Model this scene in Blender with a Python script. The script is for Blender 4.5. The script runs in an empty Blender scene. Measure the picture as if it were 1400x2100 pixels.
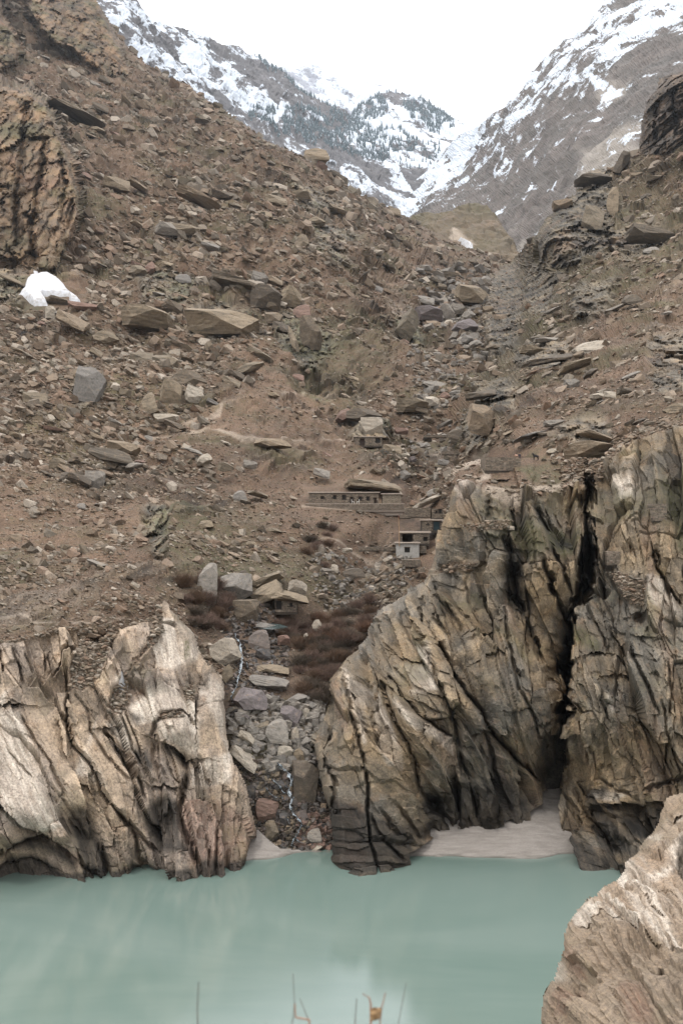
import bpy, bmesh, math, random
import numpy as np
from mathutils import Vector, Matrix, Euler

# ------------------------------------------------------------------ camera, sky, light
SC = bpy.context.scene
COL = SC.collection
H = 50.0                      # camera height above the river
F = 2060.0                    # focal length in units of the 1400 x 2100 frame
PITCH = math.radians(0.3)
cam = bpy.data.cameras.new('camera')
cam.sensor_fit = 'VERTICAL'; cam.sensor_height = 36.0; cam.sensor_width = 24.0
cam.lens = F / 2100.0 * 36.0
cam.clip_start = 0.3; cam.clip_end = 20000
co = bpy.data.objects.new('camera', cam); COL.objects.link(co)
co.location = (0, 0, H); co.rotation_euler = (math.pi / 2 + PITCH, 0, 0)
SC.camera = co
cam.dof.use_dof = True; cam.dof.focus_distance = 165; cam.dof.aperture_fstop = 4.0

SUN_EL, SUN_AZ = math.radians(60), math.radians(-140)    # azimuth from +Y (into the picture) towards +X
world = bpy.data.worlds.new('World'); SC.world = world
world.use_nodes = True
wn, wl = world.node_tree.nodes, world.node_tree.links
wn.clear()
wo = wn.new('ShaderNodeOutputWorld'); bg = wn.new('ShaderNodeBackground')
sky = wn.new('ShaderNodeTexSky'); sky.sky_type = 'NISHITA'; sky.sun_disc = False
sky.sun_elevation = SUN_EL; sky.sun_rotation = SUN_AZ
# overcast: a bright cloud deck, brighter overhead than at the horizon, over the clear-sky model
tc = wn.new('ShaderNodeTexCoord'); sx = wn.new('ShaderNodeSeparateXYZ')
cl = wn.new('ShaderNodeMapRange'); cl.inputs[1].default_value = 0.0; cl.inputs[2].default_value = 1.0
cl.inputs[3].default_value = 16.0; cl.inputs[4].default_value = 36.0
mx = wn.new('ShaderNodeMix'); mx.data_type = 'RGBA'; mx.inputs[0].default_value = 0.9
cc = wn.new('ShaderNodeVectorMath'); cc.operation = 'SCALE'
cc.inputs[0].default_value = (1.0, 1.0, 1.02)
wl.new(tc.outputs['Generated'], sx.inputs[0]); wl.new(sx.outputs['Z'], cl.inputs[0])
wl.new(cl.outputs[0], cc.inputs['Scale'])
wl.new(sky.outputs[0], mx.inputs[6]); wl.new(cc.outputs[0], mx.inputs[7])
wl.new(mx.outputs[2], bg.inputs[0]); bg.inputs[1].default_value = 0.08
wl.new(bg.outputs[0], wo.inputs[0])
sl = bpy.data.lights.new('sun', 'SUN'); sl.energy = 1.5; sl.angle = math.radians(10); sl.color = (1.0, 0.965, 0.92)
so = bpy.data.objects.new('sun', sl); COL.objects.link(so)
sd = Vector((math.sin(SUN_AZ) * math.cos(SUN_EL), math.cos(SUN_AZ) * math.cos(SUN_EL), math.sin(SUN_EL)))
so.rotation_euler = sd.to_track_quat('Z', 'Y').to_euler()
SC.view_settings.view_transform = 'Standard'; SC.view_settings.look = 'None'
SC.view_settings.gamma = 1.0; SC.view_settings.use_curve_mapping = False
SC.view_settings.exposure = 0.12
SC.cycles.max_bounces = 4; SC.cycles.diffuse_bounces = 2

# ------------------------------------------------------------------ geometry helpers
CT, ST = math.cos(PITCH), math.sin(PITCH)
def unproj(px, py, D):
    xc = (px - 700.0) / F; yc = (1050.0 - py) / F
    return np.stack([xc * D, (CT - yc * ST) * D, H + (ST + yc * CT) * D], -1)
def P(px, py, D): return Vector(unproj(np.float64(px), np.float64(py), np.float64(D)))
def wD(py, z=0.0): return (H - z) / ((py - 1050.0) / F * CT - ST)        # depth of the water surface in that row

class TPS:
    """thin-plate surface through (px, py, depth) control points, linear in inverse depth so planes stay planes"""
    def __init__(s, pts):
        p = np.array(pts, float); s.c = p[:, :2] / 1000; v = 1000.0 / p[:, 2]; n = len(p)
        K = s.U(np.linalg.norm(s.c[:, None] - s.c[None], axis=2)) + np.eye(n) * 1e-4
        Q = np.hstack([np.ones((n, 1)), s.c])
        A = np.block([[K, Q], [Q.T, np.zeros((3, 3))]])
        s.w = np.linalg.solve(A, np.concatenate([v, np.zeros(3)]))
    @staticmethod
    def U(r): return np.where(r > 0, r * r * np.log(np.maximum(r, 1e-9)), 0)
    def __call__(s, x, y):
        x = np.asarray(x, float); y = np.asarray(y, float); sh = x.shape
        q = np.stack([x.ravel(), y.ravel()], 1) / 1000
        out = np.empty(len(q))
        for i in range(0, len(q), 50000):
            b = q[i:i + 50000]
            out[i:i + 50000] = s.U(np.linalg.norm(b[:, None] - s.c[None], axis=2)) @ s.w[:-3] + s.w[-3] + b @ s.w[-2:]
        return (1000.0 / np.maximum(out, 0.05)).reshape(sh)
    def grid(s, xs, ys):       # evaluated coarsely, then bilinear
        cx = np.linspace(xs[0], xs[-1], 110); cy = np.linspace(ys[0], ys[-1], 110)
        g = 1.0 / s(*np.meshgrid(cx, cy))
        fx = np.interp(xs, cx, np.arange(110)); fy = np.interp(ys, cy, np.arange(110))
        ix = np.minimum(fx.astype(int), 108); iy = np.minimum(fy.astype(int), 108)
        tx = (fx - ix)[None]; ty = (fy - iy)[:, None]
        a = g[iy][:, ix]; b = g[iy][:, ix + 1]; c = g[iy + 1][:, ix]; d = g[iy + 1][:, ix + 1]
        return 1.0 / ((a * (1 - tx) + b * tx) * (1 - ty) + (c * (1 - tx) + d * tx) * ty)

_r = np.random.RandomState(7)
PERM = np.tile(_r.permutation(256), 3).astype(np.int32)
GR = _r.normal(size=(256, 3)); GR = (GR / np.linalg.norm(GR, axis=1)[:, None]).astype(np.float32)
RT = _r.rand(256, 4).astype(np.float32)
def perlin(p):
    p = np.asarray(p, np.float32); i = np.floor(p).astype(np.int32); f = p - i; i &= 255
    u = f * f * f * (f * (f * 6 - 15) + 10); r = 0
    for dx in (0, 1):
        wx = u[:, 0] if dx else 1 - u[:, 0]; a = PERM[i[:, 0] + dx]
        for dy in (0, 1):
            wy = wx * (u[:, 1] if dy else 1 - u[:, 1]); b = PERM[a + i[:, 1] + dy]
            for dz in (0, 1):
                g = GR[PERM[b + i[:, 2] + dz]]
                r = r + wy * (u[:, 2] if dz else 1 - u[:, 2]) * (g[:, 0] * (f[:, 0] - dx) + g[:, 1] * (f[:, 1] - dy) + g[:, 2] * (f[:, 2] - dz))
    return r * 1.6
def fbm(p, s, octv=3, gain=0.5, ridged=False, off=0.0):
    p = np.asarray(p, np.float32); s = np.array(s, np.float32); r = 0; a = 1.0; t = 0
    for k in range(octv):
        n = perlin(p / s + 17.3 * k + off)
        if ridged: n = 1 - 2 * np.abs(n)
        r = r + a * n; t += a; a *= gain; s = s / 2.07
    return r / t
def facets(a, b, wa, wb, seed, tilt=1.0, jit=0.85):
    """broken-rock plates: a jittered cell each with its own offset and tilt; returns (offset -1..1, edge distance, cell random)"""
    x = np.asarray(a / wa, np.float32); y = np.asarray(b / wb, np.float32)
    ix = np.floor(x).astype(np.int32); iy = np.floor(y).astype(np.int32)
    d1 = np.full(x.shape, 9.0, np.float32); d2 = d1.copy(); val = np.zeros_like(d1); rr = np.zeros_like(d1)
    for ox in (-1, 0, 1):
        for oy in (-1, 0, 1):
            h = PERM[(PERM[(ix + ox + seed) & 255] + iy + oy) & 255]; h2 = PERM[h + 91]
            cx = ix + ox + 0.5 + (RT[h, 0] - 0.5) * jit; cy = iy + oy + 0.5 + (RT[h, 1] - 0.5) * jit
            dx = x - cx; dy = y - cy; d = np.maximum(np.abs(dx), np.abs(dy)) * 0.8 + np.hypot(dx, dy) * 0.2
            v = (RT[h, 2] - 0.5) * 1.2 + tilt * ((RT[h, 3] - 0.5) * 2.2 * dx + (RT[h2, 0] - 0.5) * 1.6 * dy)
            n = d < d1
            d2 = np.where(n, d1, np.minimum(d2, d)); val = np.where(n, v, val); rr = np.where(n, RT[h2, 1], rr); d1 = np.where(n, d, d1)
    return val, d2 - d1, rr

def polydist(x, y, pts, closed=False):
    """distance, and side (+1 right of travel on screen) to a polyline"""
    pts = list(pts) + ([pts[0]] if closed else [])
    best = np.full(x.shape, 1e9, np.float32); side = np.ones(x.shape, np.float32)
    for (x0, y0), (x1, y1) in zip(pts[:-1], pts[1:]):
        ex, ey = x1 - x0, y1 - y0; L = ex * ex + ey * ey + 1e-9
        t = np.clip(((x - x0) * ex + (y - y0) * ey) / L, 0, 1)
        d = np.hypot(x - x0 - t * ex, y - y0 - t * ey)
        n = d < best; best = np.where(n, d, best)
        side = np.where(n, np.sign(ex * (y - y0) - ey * (x - x0)), side)
    return best, side
def inside(x, y, poly):
    r = np.zeros(x.shape, bool); n = len(poly)
    for k in range(n):
        x0, y0 = poly[k]; x1, y1 = poly[(k + 1) % n]
        if y0 == y1: continue
        c = ((y0 > y) != (y1 > y)) & (x < (x1 - x0) * (y - y0) / (y1 - y0) + x0)
        r ^= c
    return r
def sdist(x, y, poly):        # positive inside
    d, _ = polydist(x, y, poly, True)
    return np.where(inside(x, y, poly), d, -d)
def smooth(e0, e1, v):
    t = np.clip((v - e0) / (e1 - e0), 0, 1); return t * t * (3 - 2 * t)
def mask(x, y, polys, soft=12, wob=None):
    m = np.zeros(x.shape, np.float32)
    for q in polys:
        xs = [p[0] for p in q]; ys = [p[1] for p in q]; k = soft * 3 + 10
        s = (x > min(xs) - k) & (x < max(xs) + k) & (y > min(ys) - k) & (y < max(ys) + k)
        if not s.any(): continue
        d = sdist(x[s], y[s], q)
        if wob is not None: d = d + wob[s]
        m[s] = np.maximum(m[s], smooth(-soft, soft, d))
    return m
def lines(x, y, pls, w, wob=None):
    m = np.zeros(x.shape, np.float32)
    for q in pls:
        xs = [p[0] for p in q]; ys = [p[1] for p in q]; k = w * 2 + 8
        s = (x > min(xs) - k) & (x < max(xs) + k) & (y > min(ys) - k) & (y < max(ys) + k)
        if not s.any(): continue
        d, _ = polydist(x[s], y[s], q)
        if wob is not None: d = d + wob[s]
        m[s] = np.maximum(m[s], 1 - smooth(w * 0.4, w, d))
    return m
def feats(x, y, fl, wob=(0, 0)):
    """sum of hand-placed cracks, steps and ridges, in metres of recess"""
    r = np.zeros(x.shape, np.float32)
    X = x + wob[0]; Y = y + wob[1]
    for f in fl:
        kind, pts, w, amp = f[:4]
        xs = [p[0] for p in pts]; ys = [p[1] for p in pts]; k = w * 4 + 12
        s = (x > min(xs) - k) & (x < max(xs) + k) & (y > min(ys) - k) & (y < max(ys) + k)
        if not s.any(): continue
        if len(pts) == 1: d = np.hypot(X[s] - pts[0][0], Y[s] - pts[0][1]); side = 1
        else: d, side = polydist(X[s], Y[s], pts)
        if kind == 'crack': v = amp * np.clip(1 - d / w, 0, 1) ** 0.8
        elif kind == 'ridge': v = -amp * np.clip(1 - d / w, 0, 1)
        elif kind == 'bowl': v = amp * np.exp(-(d / w) ** 2)
        elif kind == 'stepR': v = np.where(side < 0, amp * np.exp(-d / w), 0)      # recess on the right of a downward line
        else: v = np.where(side > 0, amp * np.exp(-d / w), 0)                        # stepL
        if len(pts) > 1:      # fade at the ends
            e = np.minimum(np.hypot(X[s] - pts[0][0], Y[s] - pts[0][1]), np.hypot(X[s] - pts[-1][0], Y[s] - pts[-1][1]))
            v = v * (0.25 + 0.75 * smooth(0, 18, e))
        r[s] += v
    return r
def Z(ox, oy, s, pts): return [(ox + a / s, oy + b / s) for a, b in pts]

def mesh_np(name, V, Fc, mat=None, attrs=None, link=True, smooth_shade=False, vecs=None):
    V = np.asarray(V, np.float32); Fc = np.asarray(Fc, np.int32); k = Fc.shape[1]
    me = bpy.data.meshes.new(name)
    me.vertices.add(len(V)); me.vertices.foreach_set('co', V.ravel())
    me.loops.add(Fc.size); me.loops.foreach_set('vertex_index', Fc.ravel())
    me.polygons.add(len(Fc)); me.polygons.foreach_set('loop_start', np.arange(0, Fc.size, k, dtype=np.int32))
    me.polygons.foreach_set('loop_total', np.full(len(Fc), k, np.int32))
    me.polygons.foreach_set('use_smooth', np.full(len(Fc), smooth_shade))
    me.update(calc_edges=True)
    for n, v in (attrs or {}).items():
        a = me.attributes.new(n, 'FLOAT', 'POINT'); a.data.foreach_set('value', np.asarray(v, np.float32).ravel())
    for n, v in (vecs or {}).items():
        a = me.attributes.new(n, 'FLOAT_VECTOR', 'POINT'); a.data.foreach_set('vector', np.asarray(v, np.float32).ravel())
    if mat: me.materials.append(mat)
    if not link: return me
    o = bpy.data.objects.new(name, me); COL.objects.link(o)
    return o
def tag(o, label=None, cat=None, group=None, kind=None):
    if label: o['label'] = label
    if cat: o['category'] = cat
    if group: o['group'] = group
    if kind: o['kind'] = kind
    return o

class Sheet: pass
def make_sheet(poly, step, depth, disp, attrs, bound=None, round_w=0, round_d=0, extra=0, dmod=None):
    """a rock surface at its own distance: grid over its outline, depth from control points, then displaced in 3-D along its normal"""
    xs0 = [p[0] for p in poly]; ys0 = [p[1] for p in poly]
    xs = np.arange(min(xs0) - 4, max(xs0) + 4, step, dtype=np.float64); ys = np.arange(min(ys0) - 4, max(ys0) + 4, step, dtype=np.float64)
    X, Y = np.meshgrid(xs, ys)
    cx = xs[::3]; cy = ys[::3]
    sd_ = sdist(X.ravel(), Y.ravel(), poly).reshape(X.shape)
    D = depth.grid(xs, ys)
    if round_w:        # surfaces curl away at their free edges
        free = polydist(X.ravel(), Y.ravel(), bound)[0].reshape(X.shape)
        t = np.clip(1 - free / round_w, 0, 1)
        D = D + round_d * (1 - np.sqrt(np.clip(1 - t * t, 0, 1)))
    if dmod: D = dmod(X, Y, D)
    keep = sd_ > -extra
    pos = unproj(X, Y, D)
    gx = np.gradient(pos, axis=1); gy = np.gradient(pos, axis=0)
    N = np.cross(gx, gy); N /= np.linalg.norm(N, axis=2, keepdims=True) + 1e-9
    view = pos - np.array([0, 0, H]); N = np.where((N * view).sum(2, keepdims=True) > 0, -N, N)
    s = Sheet(); s.X = X[keep]; s.Y = Y[keep]; s.pos = pos[keep]; s.N = N[keep]; s.D = D[keep]; s.sd = sd_[keep]
    idx = np.full(X.shape, -1, np.int64); idx[keep] = np.arange(keep.sum())
    rec, nrm, s.at, s.vec = disp(s)       # metres away from the viewer, metres along the normal
    vd = s.pos - np.array([0, 0, H]); vd /= np.linalg.norm(vd, axis=1, keepdims=True)
    s.V = s.pos + vd * rec[:, None] + s.N * nrm[:, None]
    a, b, c, d = idx[:-1, :-1], idx[1:, :-1], idx[1:, 1:], idx[:-1, 1:]
    q = np.stack([a, b, c, d], -1).reshape(-1, 4); q = q[(q >= 0).all(1)]
    s.F = q; s.idx = idx; s.xs = xs; s.ys = ys
    # final normals
    tri = s.V[q]; n = np.cross(tri[:, 2] - tri[:, 0], tri[:, 1] - tri[:, 3]); 
    vn = np.zeros_like(s.V)
    for k in range(4): np.add.at(vn, q[:, k], n)
    vn /= np.linalg.norm(vn, axis=1, keepdims=True) + 1e-9
    s.VN = np.where((vn * vd).sum(1, keepdims=True) > 0, -vn, vn)
    return s
def add_skirt(s, V, Fq, back):
    """close the outline: extrude the open border away so the rock has thickness"""
    e = np.concatenate([Fq[:, [0, 1]], Fq[:, [1, 2]], Fq[:, [2, 3]], Fq[:, [3, 0]]])
    key = np.sort(e, 1); k = key[:, 0].astype(np.int64) * len(V) + key[:, 1]
    u, first, cnt = np.unique(k, return_index=True, return_counts=True)
    be = e[first[cnt == 1]]
    bv, inv = np.unique(be, return_inverse=True); inv = inv.reshape(be.shape)
    vd = V[bv] - np.array([0, 0, H]); vd /= np.linalg.norm(vd, axis=1, keepdims=True)
    nv = V[bv] + vd * back
    nf = np.stack([be[:, 0], be[:, 1], len(V) + inv[:, 1], len(V) + inv[:, 0]], 1)
    return np.concatenate([V, nv]), np.concatenate([Fq, nf]), bv
def emit(s, name, mat, sel=None, skirt=0, smooth_shade=False):
    Fq = s.F if sel is None else s.F[sel]
    if len(Fq) == 0: return None
    used, inv = np.unique(Fq, return_inverse=True); Fq = inv.reshape(Fq.shape); V = s.V[used]
    at = {k: v[used] for k, v in s.at.items()}; vc = {k: v[used] for k, v in s.vec.items()}
    if skirt:
        V, Fq, bv = add_skirt(s, V, Fq, skirt)
        at = {k: np.concatenate([v, v[bv]]) for k, v in at.items()}; vc = {k: np.concatenate([v, v[bv]]) for k, v in vc.items()}
    return mesh_np(name, V, Fq, mat, at, vecs=vc, smooth_shade=smooth_shade)
def at_px(s, px, py, attr='V'):
    """surface point of a sheet nearest a frame position"""
    i = int(np.clip(round((py - s.ys[0]) / (s.ys[1] - s.ys[0])), 0, len(s.ys) - 1)); j = int(np.clip(round((px - s.xs[0]) / (s.xs[1] - s.xs[0])), 0, len(s.xs) - 1))
    k = s.idx[i, j]
    if k < 0:
        k = int(np.argmin((s.X - px) ** 2 + (s.Y - py) ** 2))
    return getattr(s, attr)[k]

# ------------------------------------------------------------------ material helpers
def newmat(name):
    m = bpy.data.materials.new(name); m.use_nodes = True; nt = m.node_tree; nt.nodes.clear()
    o = nt.nodes.new('ShaderNodeOutputMaterial'); b = nt.nodes.new('ShaderNodeBsdfPrincipled')
    nt.links.new(b.outputs[0], o.inputs[0]); b.inputs['Specular IOR Level'].default_value = 0.25
    return m, nt, b
class NB:
    def __init__(s, nt): s.t = nt
    def new(s, t): return s.t.nodes.new(t)
    def lk(s, a, b): s.t.links.new(a, b)
    def attr(s, n, vec=False):
        a = s.new('ShaderNodeAttribute'); a.attribute_name = n; return a.outputs['Vector' if vec else 'Fac']
    def geo(s): return s.new('ShaderNodeNewGeometry').outputs['Position']
    def obj(s): return s.new('ShaderNodeTexCoord').outputs['Object']
    def scale(s, v, k):
        m = s.new('ShaderNodeMapping'); m.inputs['Scale'].default_value = k if hasattr(k, '__len__') else (k, k, k); s.lk(v, m.inputs['Vector']); return m.outputs[0]
    def noise(s, v, scale=1.0, detail=4, rough=0.6, dist=0.0):
        n = s.new('ShaderNodeTexNoise'); n.inputs['Scale'].default_value = scale; n.inputs['Detail'].default_value = detail
        n.inputs['Roughness'].default_value = rough; n.inputs['Distortion'].default_value = dist; s.lk(v, n.inputs['Vector']); return n.outputs[0]
    def vor(s, v, scale, feature='F1'):
        n = s.new('ShaderNodeTexVoronoi'); n.feature = feature; n.inputs['Scale'].default_value = scale; s.lk(v, n.inputs['Vector']); return n
    def rng(s, v, a, b, c=0.0, d=1.0, clamp=True):
        m = s.new('ShaderNodeMapRange'); m.clamp = clamp
        s.lk(v, m.inputs[0]); m.inputs[1].default_value = a; m.inputs[2].default_value = b; m.inputs[3].default_value = c; m.inputs[4].default_value = d
        return m.outputs[0]
    def math(s, op, a, b=None):
        m = s.new('ShaderNodeMath'); m.operation = op
        for i, v in enumerate((a, b)):
            if v is None: continue
            if isinstance(v, (int, float)): m.inputs[i].default_value = v
            else: s.lk(v, m.inputs[i])
        return m.outputs[0]
    def mix(s, f, a, b, mode='MIX'):
        m = s.new('ShaderNodeMix'); m.data_type = 'RGBA'; m.blend_type = mode
        if isinstance(f, (int, float)): m.inputs[0].default_value = f
        else: s.lk(f, m.inputs[0])
        for i, v in ((6, a), (7, b)):
            if isinstance(v, (tuple, list)): m.inputs[i].default_value = (*v, 1.0)
            else: s.lk(v, m.inputs[i])
        return m.outputs[2]
    def ramp(s, f, stops):
        r = s.new('ShaderNodeValToRGB'); e = r.color_ramp.elements
        while len(e) < len(stops): e.new(0.5)
        for el, (p, c) in zip(e, stops): el.position = p; el.color = (*c, 1.0)
        s.lk(f, r.inputs[0]); return r.outputs[0]
    def bump(s, h, strength, dist, b):
        n = s.new('ShaderNodeBump'); n.inputs['Strength'].default_value = strength; n.inputs['Distance'].default_value = dist
        s.lk(h, n.inputs['Height']); s.lk(n.outputs[0], b.inputs['Normal'])
# ------------------------------------------------------------------ materials
def rock_mat(name, tan=(.29, .215, .14), grey=(.21, .188, .16), dark=(.04, .036, .031), soil=(.106, .067, .043), grain=1.0, streak=0.55, rough=0.85):
    m, nt, b = newmat(name); n = NB(nt)
    st = n.attr('str', True); g = n.geo()
    s1 = n.noise(n.scale(st, (1.1, .20, 1)), 1.0, 6, .72, .5)          # streaks along the foliation
    s2 = n.noise(n.scale(st, (4.2, .8, 1)), 1.0, 5, .75, .4)
    big = n.noise(g, .07, 3, .6); mid = n.noise(g, .45, 5, .65); fine = n.noise(g, 3.2 * grain, 4, .75); sp = n.noise(g, 11.0 * grain, 2, .8)
    base = n.mix(n.rng(big, .38, .62), tan, grey)
    lt = tuple(min(.8, c * 1.55) for c in tan)
    base = n.mix(n.math('MULTIPLY', n.rng(s1, .52, .72), streak * .75), base, lt)
    base = n.mix(n.math('MULTIPLY', n.rng(s1, .50, .30), streak * .8), base, dark)
    base = n.mix(n.math('MULTIPLY', n.rng(s2, .5, .3), streak * .55), base, dark)
    base = n.mix(n.math('MULTIPLY', n.rng(mid, .56, .75), .45), base, tuple(c * .9 for c in (.30, .175, .09)))   # iron stain
    base = n.mix(n.math('MULTIPLY', n.rng(mid, .44, .3), .5), base, dark)
    base = n.mix(n.attr('pale'), base, n.mix(n.rng(s1, .35, .65), (.29, .235, .185), (.62, .55, .465)))
    base = n.mix(n.math('MULTIPLY', n.attr('red'), n.rng(s2, .3, .6)), base, (.17, .092, .065))
    base = n.mix(n.math('MULTIPLY', n.attr('moss'), n.rng(fine, .36, .58)), base, (.062, .062, .025))
    base = n.mix(n.math('MULTIPLY', n.attr('dark'), n.rng(s1, .75, .35, .7, 1.0)), base, tuple(c * .55 for c in dark))
    so = n.mix(n.rng(fine, .3, .7), tuple(c * .6 for c in soil), tuple(min(1, c * 1.35) for c in soil))
    so = n.mix(n.math('MULTIPLY', n.rng(sp, .60, .72), .7), so, (.34, .295, .24))
    so = n.mix(n.math('MULTIPLY', n.rng(mid, .52, .7), .6), so, (.075, .064, .032))      # dry scrub cover
    so = n.mix(n.math('MULTIPLY', n.attr('dark'), .8), so, (.04, .034, .028))
    so = n.mix(n.math('MULTIPLY', n.attr('moss'), n.rng(mid, .35, .6, .25, .85)), so, (.072, .066, .034))
    base = n.mix(n.attr('soil'), base, so)
    base = n.mix(n.attr('path'), base, n.mix(fine, (.29, .235, .18), (.36, .30, .24)))
    base = n.mix(1.0, base, n.ramp(fine, [(.28, (.42, .42, .42)), (.5, (1, 1, 1)), (.72, (1.5, 1.47, 1.42))]), 'MULTIPLY')
    base = n.mix(n.rng(sp, .42, .3, 0, .8), base, dark)
    base = n.mix(1.0, base, n.math('ADD', n.math('MULTIPLY', n.attr('tone'), 1.0), 1.0), 'MULTIPLY')
    nt.links.new(base, b.inputs['Base Color']); b.inputs['Roughness'].default_value = rough
    h = n.math('ADD', n.math('MULTIPLY', s2, .5), n.math('ADD', n.math('MULTIPLY', fine, .5), n.math('MULTIPLY', mid, .6)))
    n.bump(h, .9, .30 / grain, b)
    return m
M_CLIFF = rock_mat('cliff_rock', tan=(.215, .155, .092), grey=(.145, .128, .104), dark=(.03, .027, .023))
M_LEFT = rock_mat('pale_cliff_rock', tan=(.38, .29, .205), grey=(.26, .21, .17), streak=.45)
M_HILL = rock_mat('hillside_ground', tan=(.20, .152, .10), grey=(.15, .13, .105), streak=.35)
M_CRAG = rock_mat('crag_rock', tan=(.215, .135, .078), grey=(.135, .098, .066), dark=(.028, .023, .019), streak=.25)
M_NEAR = rock_mat('near_rock', tan=(.30, .22, .15), grey=(.26, .215, .17), dark=(.10, .08, .06), grain=3.5, streak=.22)
M_TOWER = rock_mat('dark_tower_rock', tan=(.125, .088, .062), grey=(.085, .068, .054), dark=(.022, .019, .017))

def stone_mat(name, cols, rough=.85, sc=1.0, band=0.0):
    """loose stones: colour by the 'rnd' attribute (joined) or the object's own random, with grain on top"""
    m, nt, b = newmat(name); n = NB(nt); g = n.geo()
    oi = n.new('ShaderNodeObjectInfo').outputs['Random']
    f = n.math('FRACT', n.math('ADD', n.attr('rnd'), oi))
    base = n.ramp(f, [(i / (len(cols) - 1), c) for i, c in enumerate(cols)])
    mid = n.noise(g, .9 * sc, 5, .7); fine = n.noise(g, 4.5 * sc, 4, .75)
    if band:
        bd = n.noise(n.scale(n.obj(), (1.2, 1.2, 9.0)), .8 * sc, 4, .65, .6)
        base = n.mix(n.math('MULTIPLY', n.rng(bd, .5, .32), band), base, (.05, .042, .033)); base = n.mix(n.math('MULTIPLY', n.rng(bd, .54, .7), band * .6), base, (.33, .275, .21))
    base = n.mix(n.math('MULTIPLY', n.rng(mid, .5, .3), .6), base, (.055, .048, .036))
    base = n.mix(n.math('MULTIPLY', n.rng(mid, .55, .7), .4), base, (.28, .20, .125))
    base = n.mix(1.0, base, n.ramp(fine, [(.25, (.6, .6, .6)), (.5, (1, 1, 1)), (.75, (1.35, 1.32, 1.28))]), 'MULTIPLY')
    nt.links.new(base, b.inputs['Base Color']); b.inputs['Roughness'].default_value = rough
    n.bump(n.math('ADD', fine, mid), .8, .15 / sc, b)
    return m
M_SCREE = stone_mat('scree_stone', [(.14, .10, .07), (.21, .16, .115), (.09, .072, .054), (.26, .21, .16), (.17, .11, .075), (.12, .10, .07), (.34, .29, .235), (.075, .06, .043)])
M_BOULD = stone_mat('boulder_stone', [(.19, .148, .10), (.15, .122, .088), (.22, .17, .115), (.14, .118, .088), (.20, .143, .095)], band=.7, sc=.9)
M_BGREY = stone_mat('grey_boulder', [(.185, .168, .148), (.22, .195, .165), (.15, .138, .125)], band=.45, sc=1.2)
M_BPALE = stone_mat('pale_boulder', [(.34, .295, .235), (.29, .25, .20), (.40, .35, .285)], band=.4, sc=1.2)
M_BTAN = stone_mat('tan_boulder', [(.20, .152, .105), (.17, .132, .09)], band=.5)
M_BDARK = stone_mat('dark_boulder', [(.095, .077, .057), (.08, .064, .049), (.12, .093, .066)], band=.6)
M_BWET = stone_mat('wet_stone', [(.055, .05, .048), (.09, .08, .07), (.12, .09, .075), (.045, .043, .042)], rough=.42, sc=1.6)
M_BPURP = stone_mat('purple_grey_boulder', [(.125, .105, .105), (.14, .12, .118)], band=.4, sc=1.2)
M_BRED = stone_mat('reddish_boulder', [(.185, .115, .09), (.15, .098, .078)], band=.5, sc=1.2)

# ------------------------------------------------------------------ left and right hillsides (one continuous slope, split at the gully)
HILL_PTS = [(0, 0, 688), (0, 300, 380), (0, 600, 263), (0, 900, 201), (0, 1100, 174), (0, 1310, 152), (-150, 0, 640), (-150, 600, 250), (-150, 1310, 148),
    (200, 0, 760), (200, 300, 405), (200, 600, 272), (200, 900, 206), (200, 1100, 177), (200, 1270, 158), (400, 1200, 168), (400, 1000, 192), (400, 800, 233),
    (400, 600, 290), (400, 400, 375), (400, 180, 600), (600, 1200, 172), (600, 1100, 181), (600, 1020, 200), (600, 900, 222), (600, 700, 275), (600, 500, 350), (600, 330, 470),
    (700, 1230, 172), (700, 1100, 188), (720, 1040, 199), (720, 1005, 207), (700, 900, 232), (700, 700, 290), (700, 500, 385), (700, 390, 500),
    (830, 1150, 185), (830, 1080, 196), (830, 1000, 215), (830, 900, 240), (830, 700, 325), (830, 600, 390), (830, 450, 580), (900, 1000, 212), (900, 900, 238), (900, 800, 275), (900, 700, 335), (900, 600, 420), (900, 490, 600),
    (1000, 920, 205), (1000, 800, 255), (1000, 700, 310), (1000, 600, 400), (1000, 520, 600), (1055, 525, 610), (1060, 600, 380), (1050, 700, 290),
    (1100, 920, 193), (1100, 800, 225), (1100, 650, 278), (1100, 500, 365), (1200, 900, 188), (1200, 700, 235), (1200, 500, 305), (1200, 370, 400),
    (1320, 870, 180), (1320, 600, 238), (1320, 320, 380), (1340, 180, 400), (1450, 850, 174), (1450, 600, 222), (1450, 300, 330), (1450, 120, 400), (1600, 850, 165), (1600, 500, 230),
    (430, 1240, 170), (500, 1320, 169), (560, 1260, 172), (480, 1450, 160), (560, 1500, 160), (640, 1450, 164), (600, 1600, 156), (580, 1740, 151.6), (660, 1740, 151.2), (720, 1350, 170), (800, 1250, 176), (620, 1300, 171),
    (480, 1850, 150), (700, 1850, 150), (1000, 1100, 195), (1200, 1100, 190), (1400, 1100, 180), (850, 1300, 178), (200, 1450, 168), (0, 1450, 162)]
def far_k(a, b):
    f = float(np.interp(b, [400, 600, 800, 1020, 1270], [2.05, 1.82, 1.58, 1.38, 1.0])); g = float(np.interp(b, [400, 600, 800, 1020, 1150, 1270, 1400, 1500], [2.05, 1.82, 1.58, 1.38, 1.27, 1.14, 1.04, 1.0])); f += (g - f) * float(smooth(330, 500, a)); return 1 + (f - 1) * (1 - .75 * float(smooth(900, 1060, a) * smooth(650, 900, b)))
HILL_PTS = [(a, b, d * far_k(a, b)) for a, b, d in HILL_PTS]
HILL = TPS(HILL_PTS)
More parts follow.
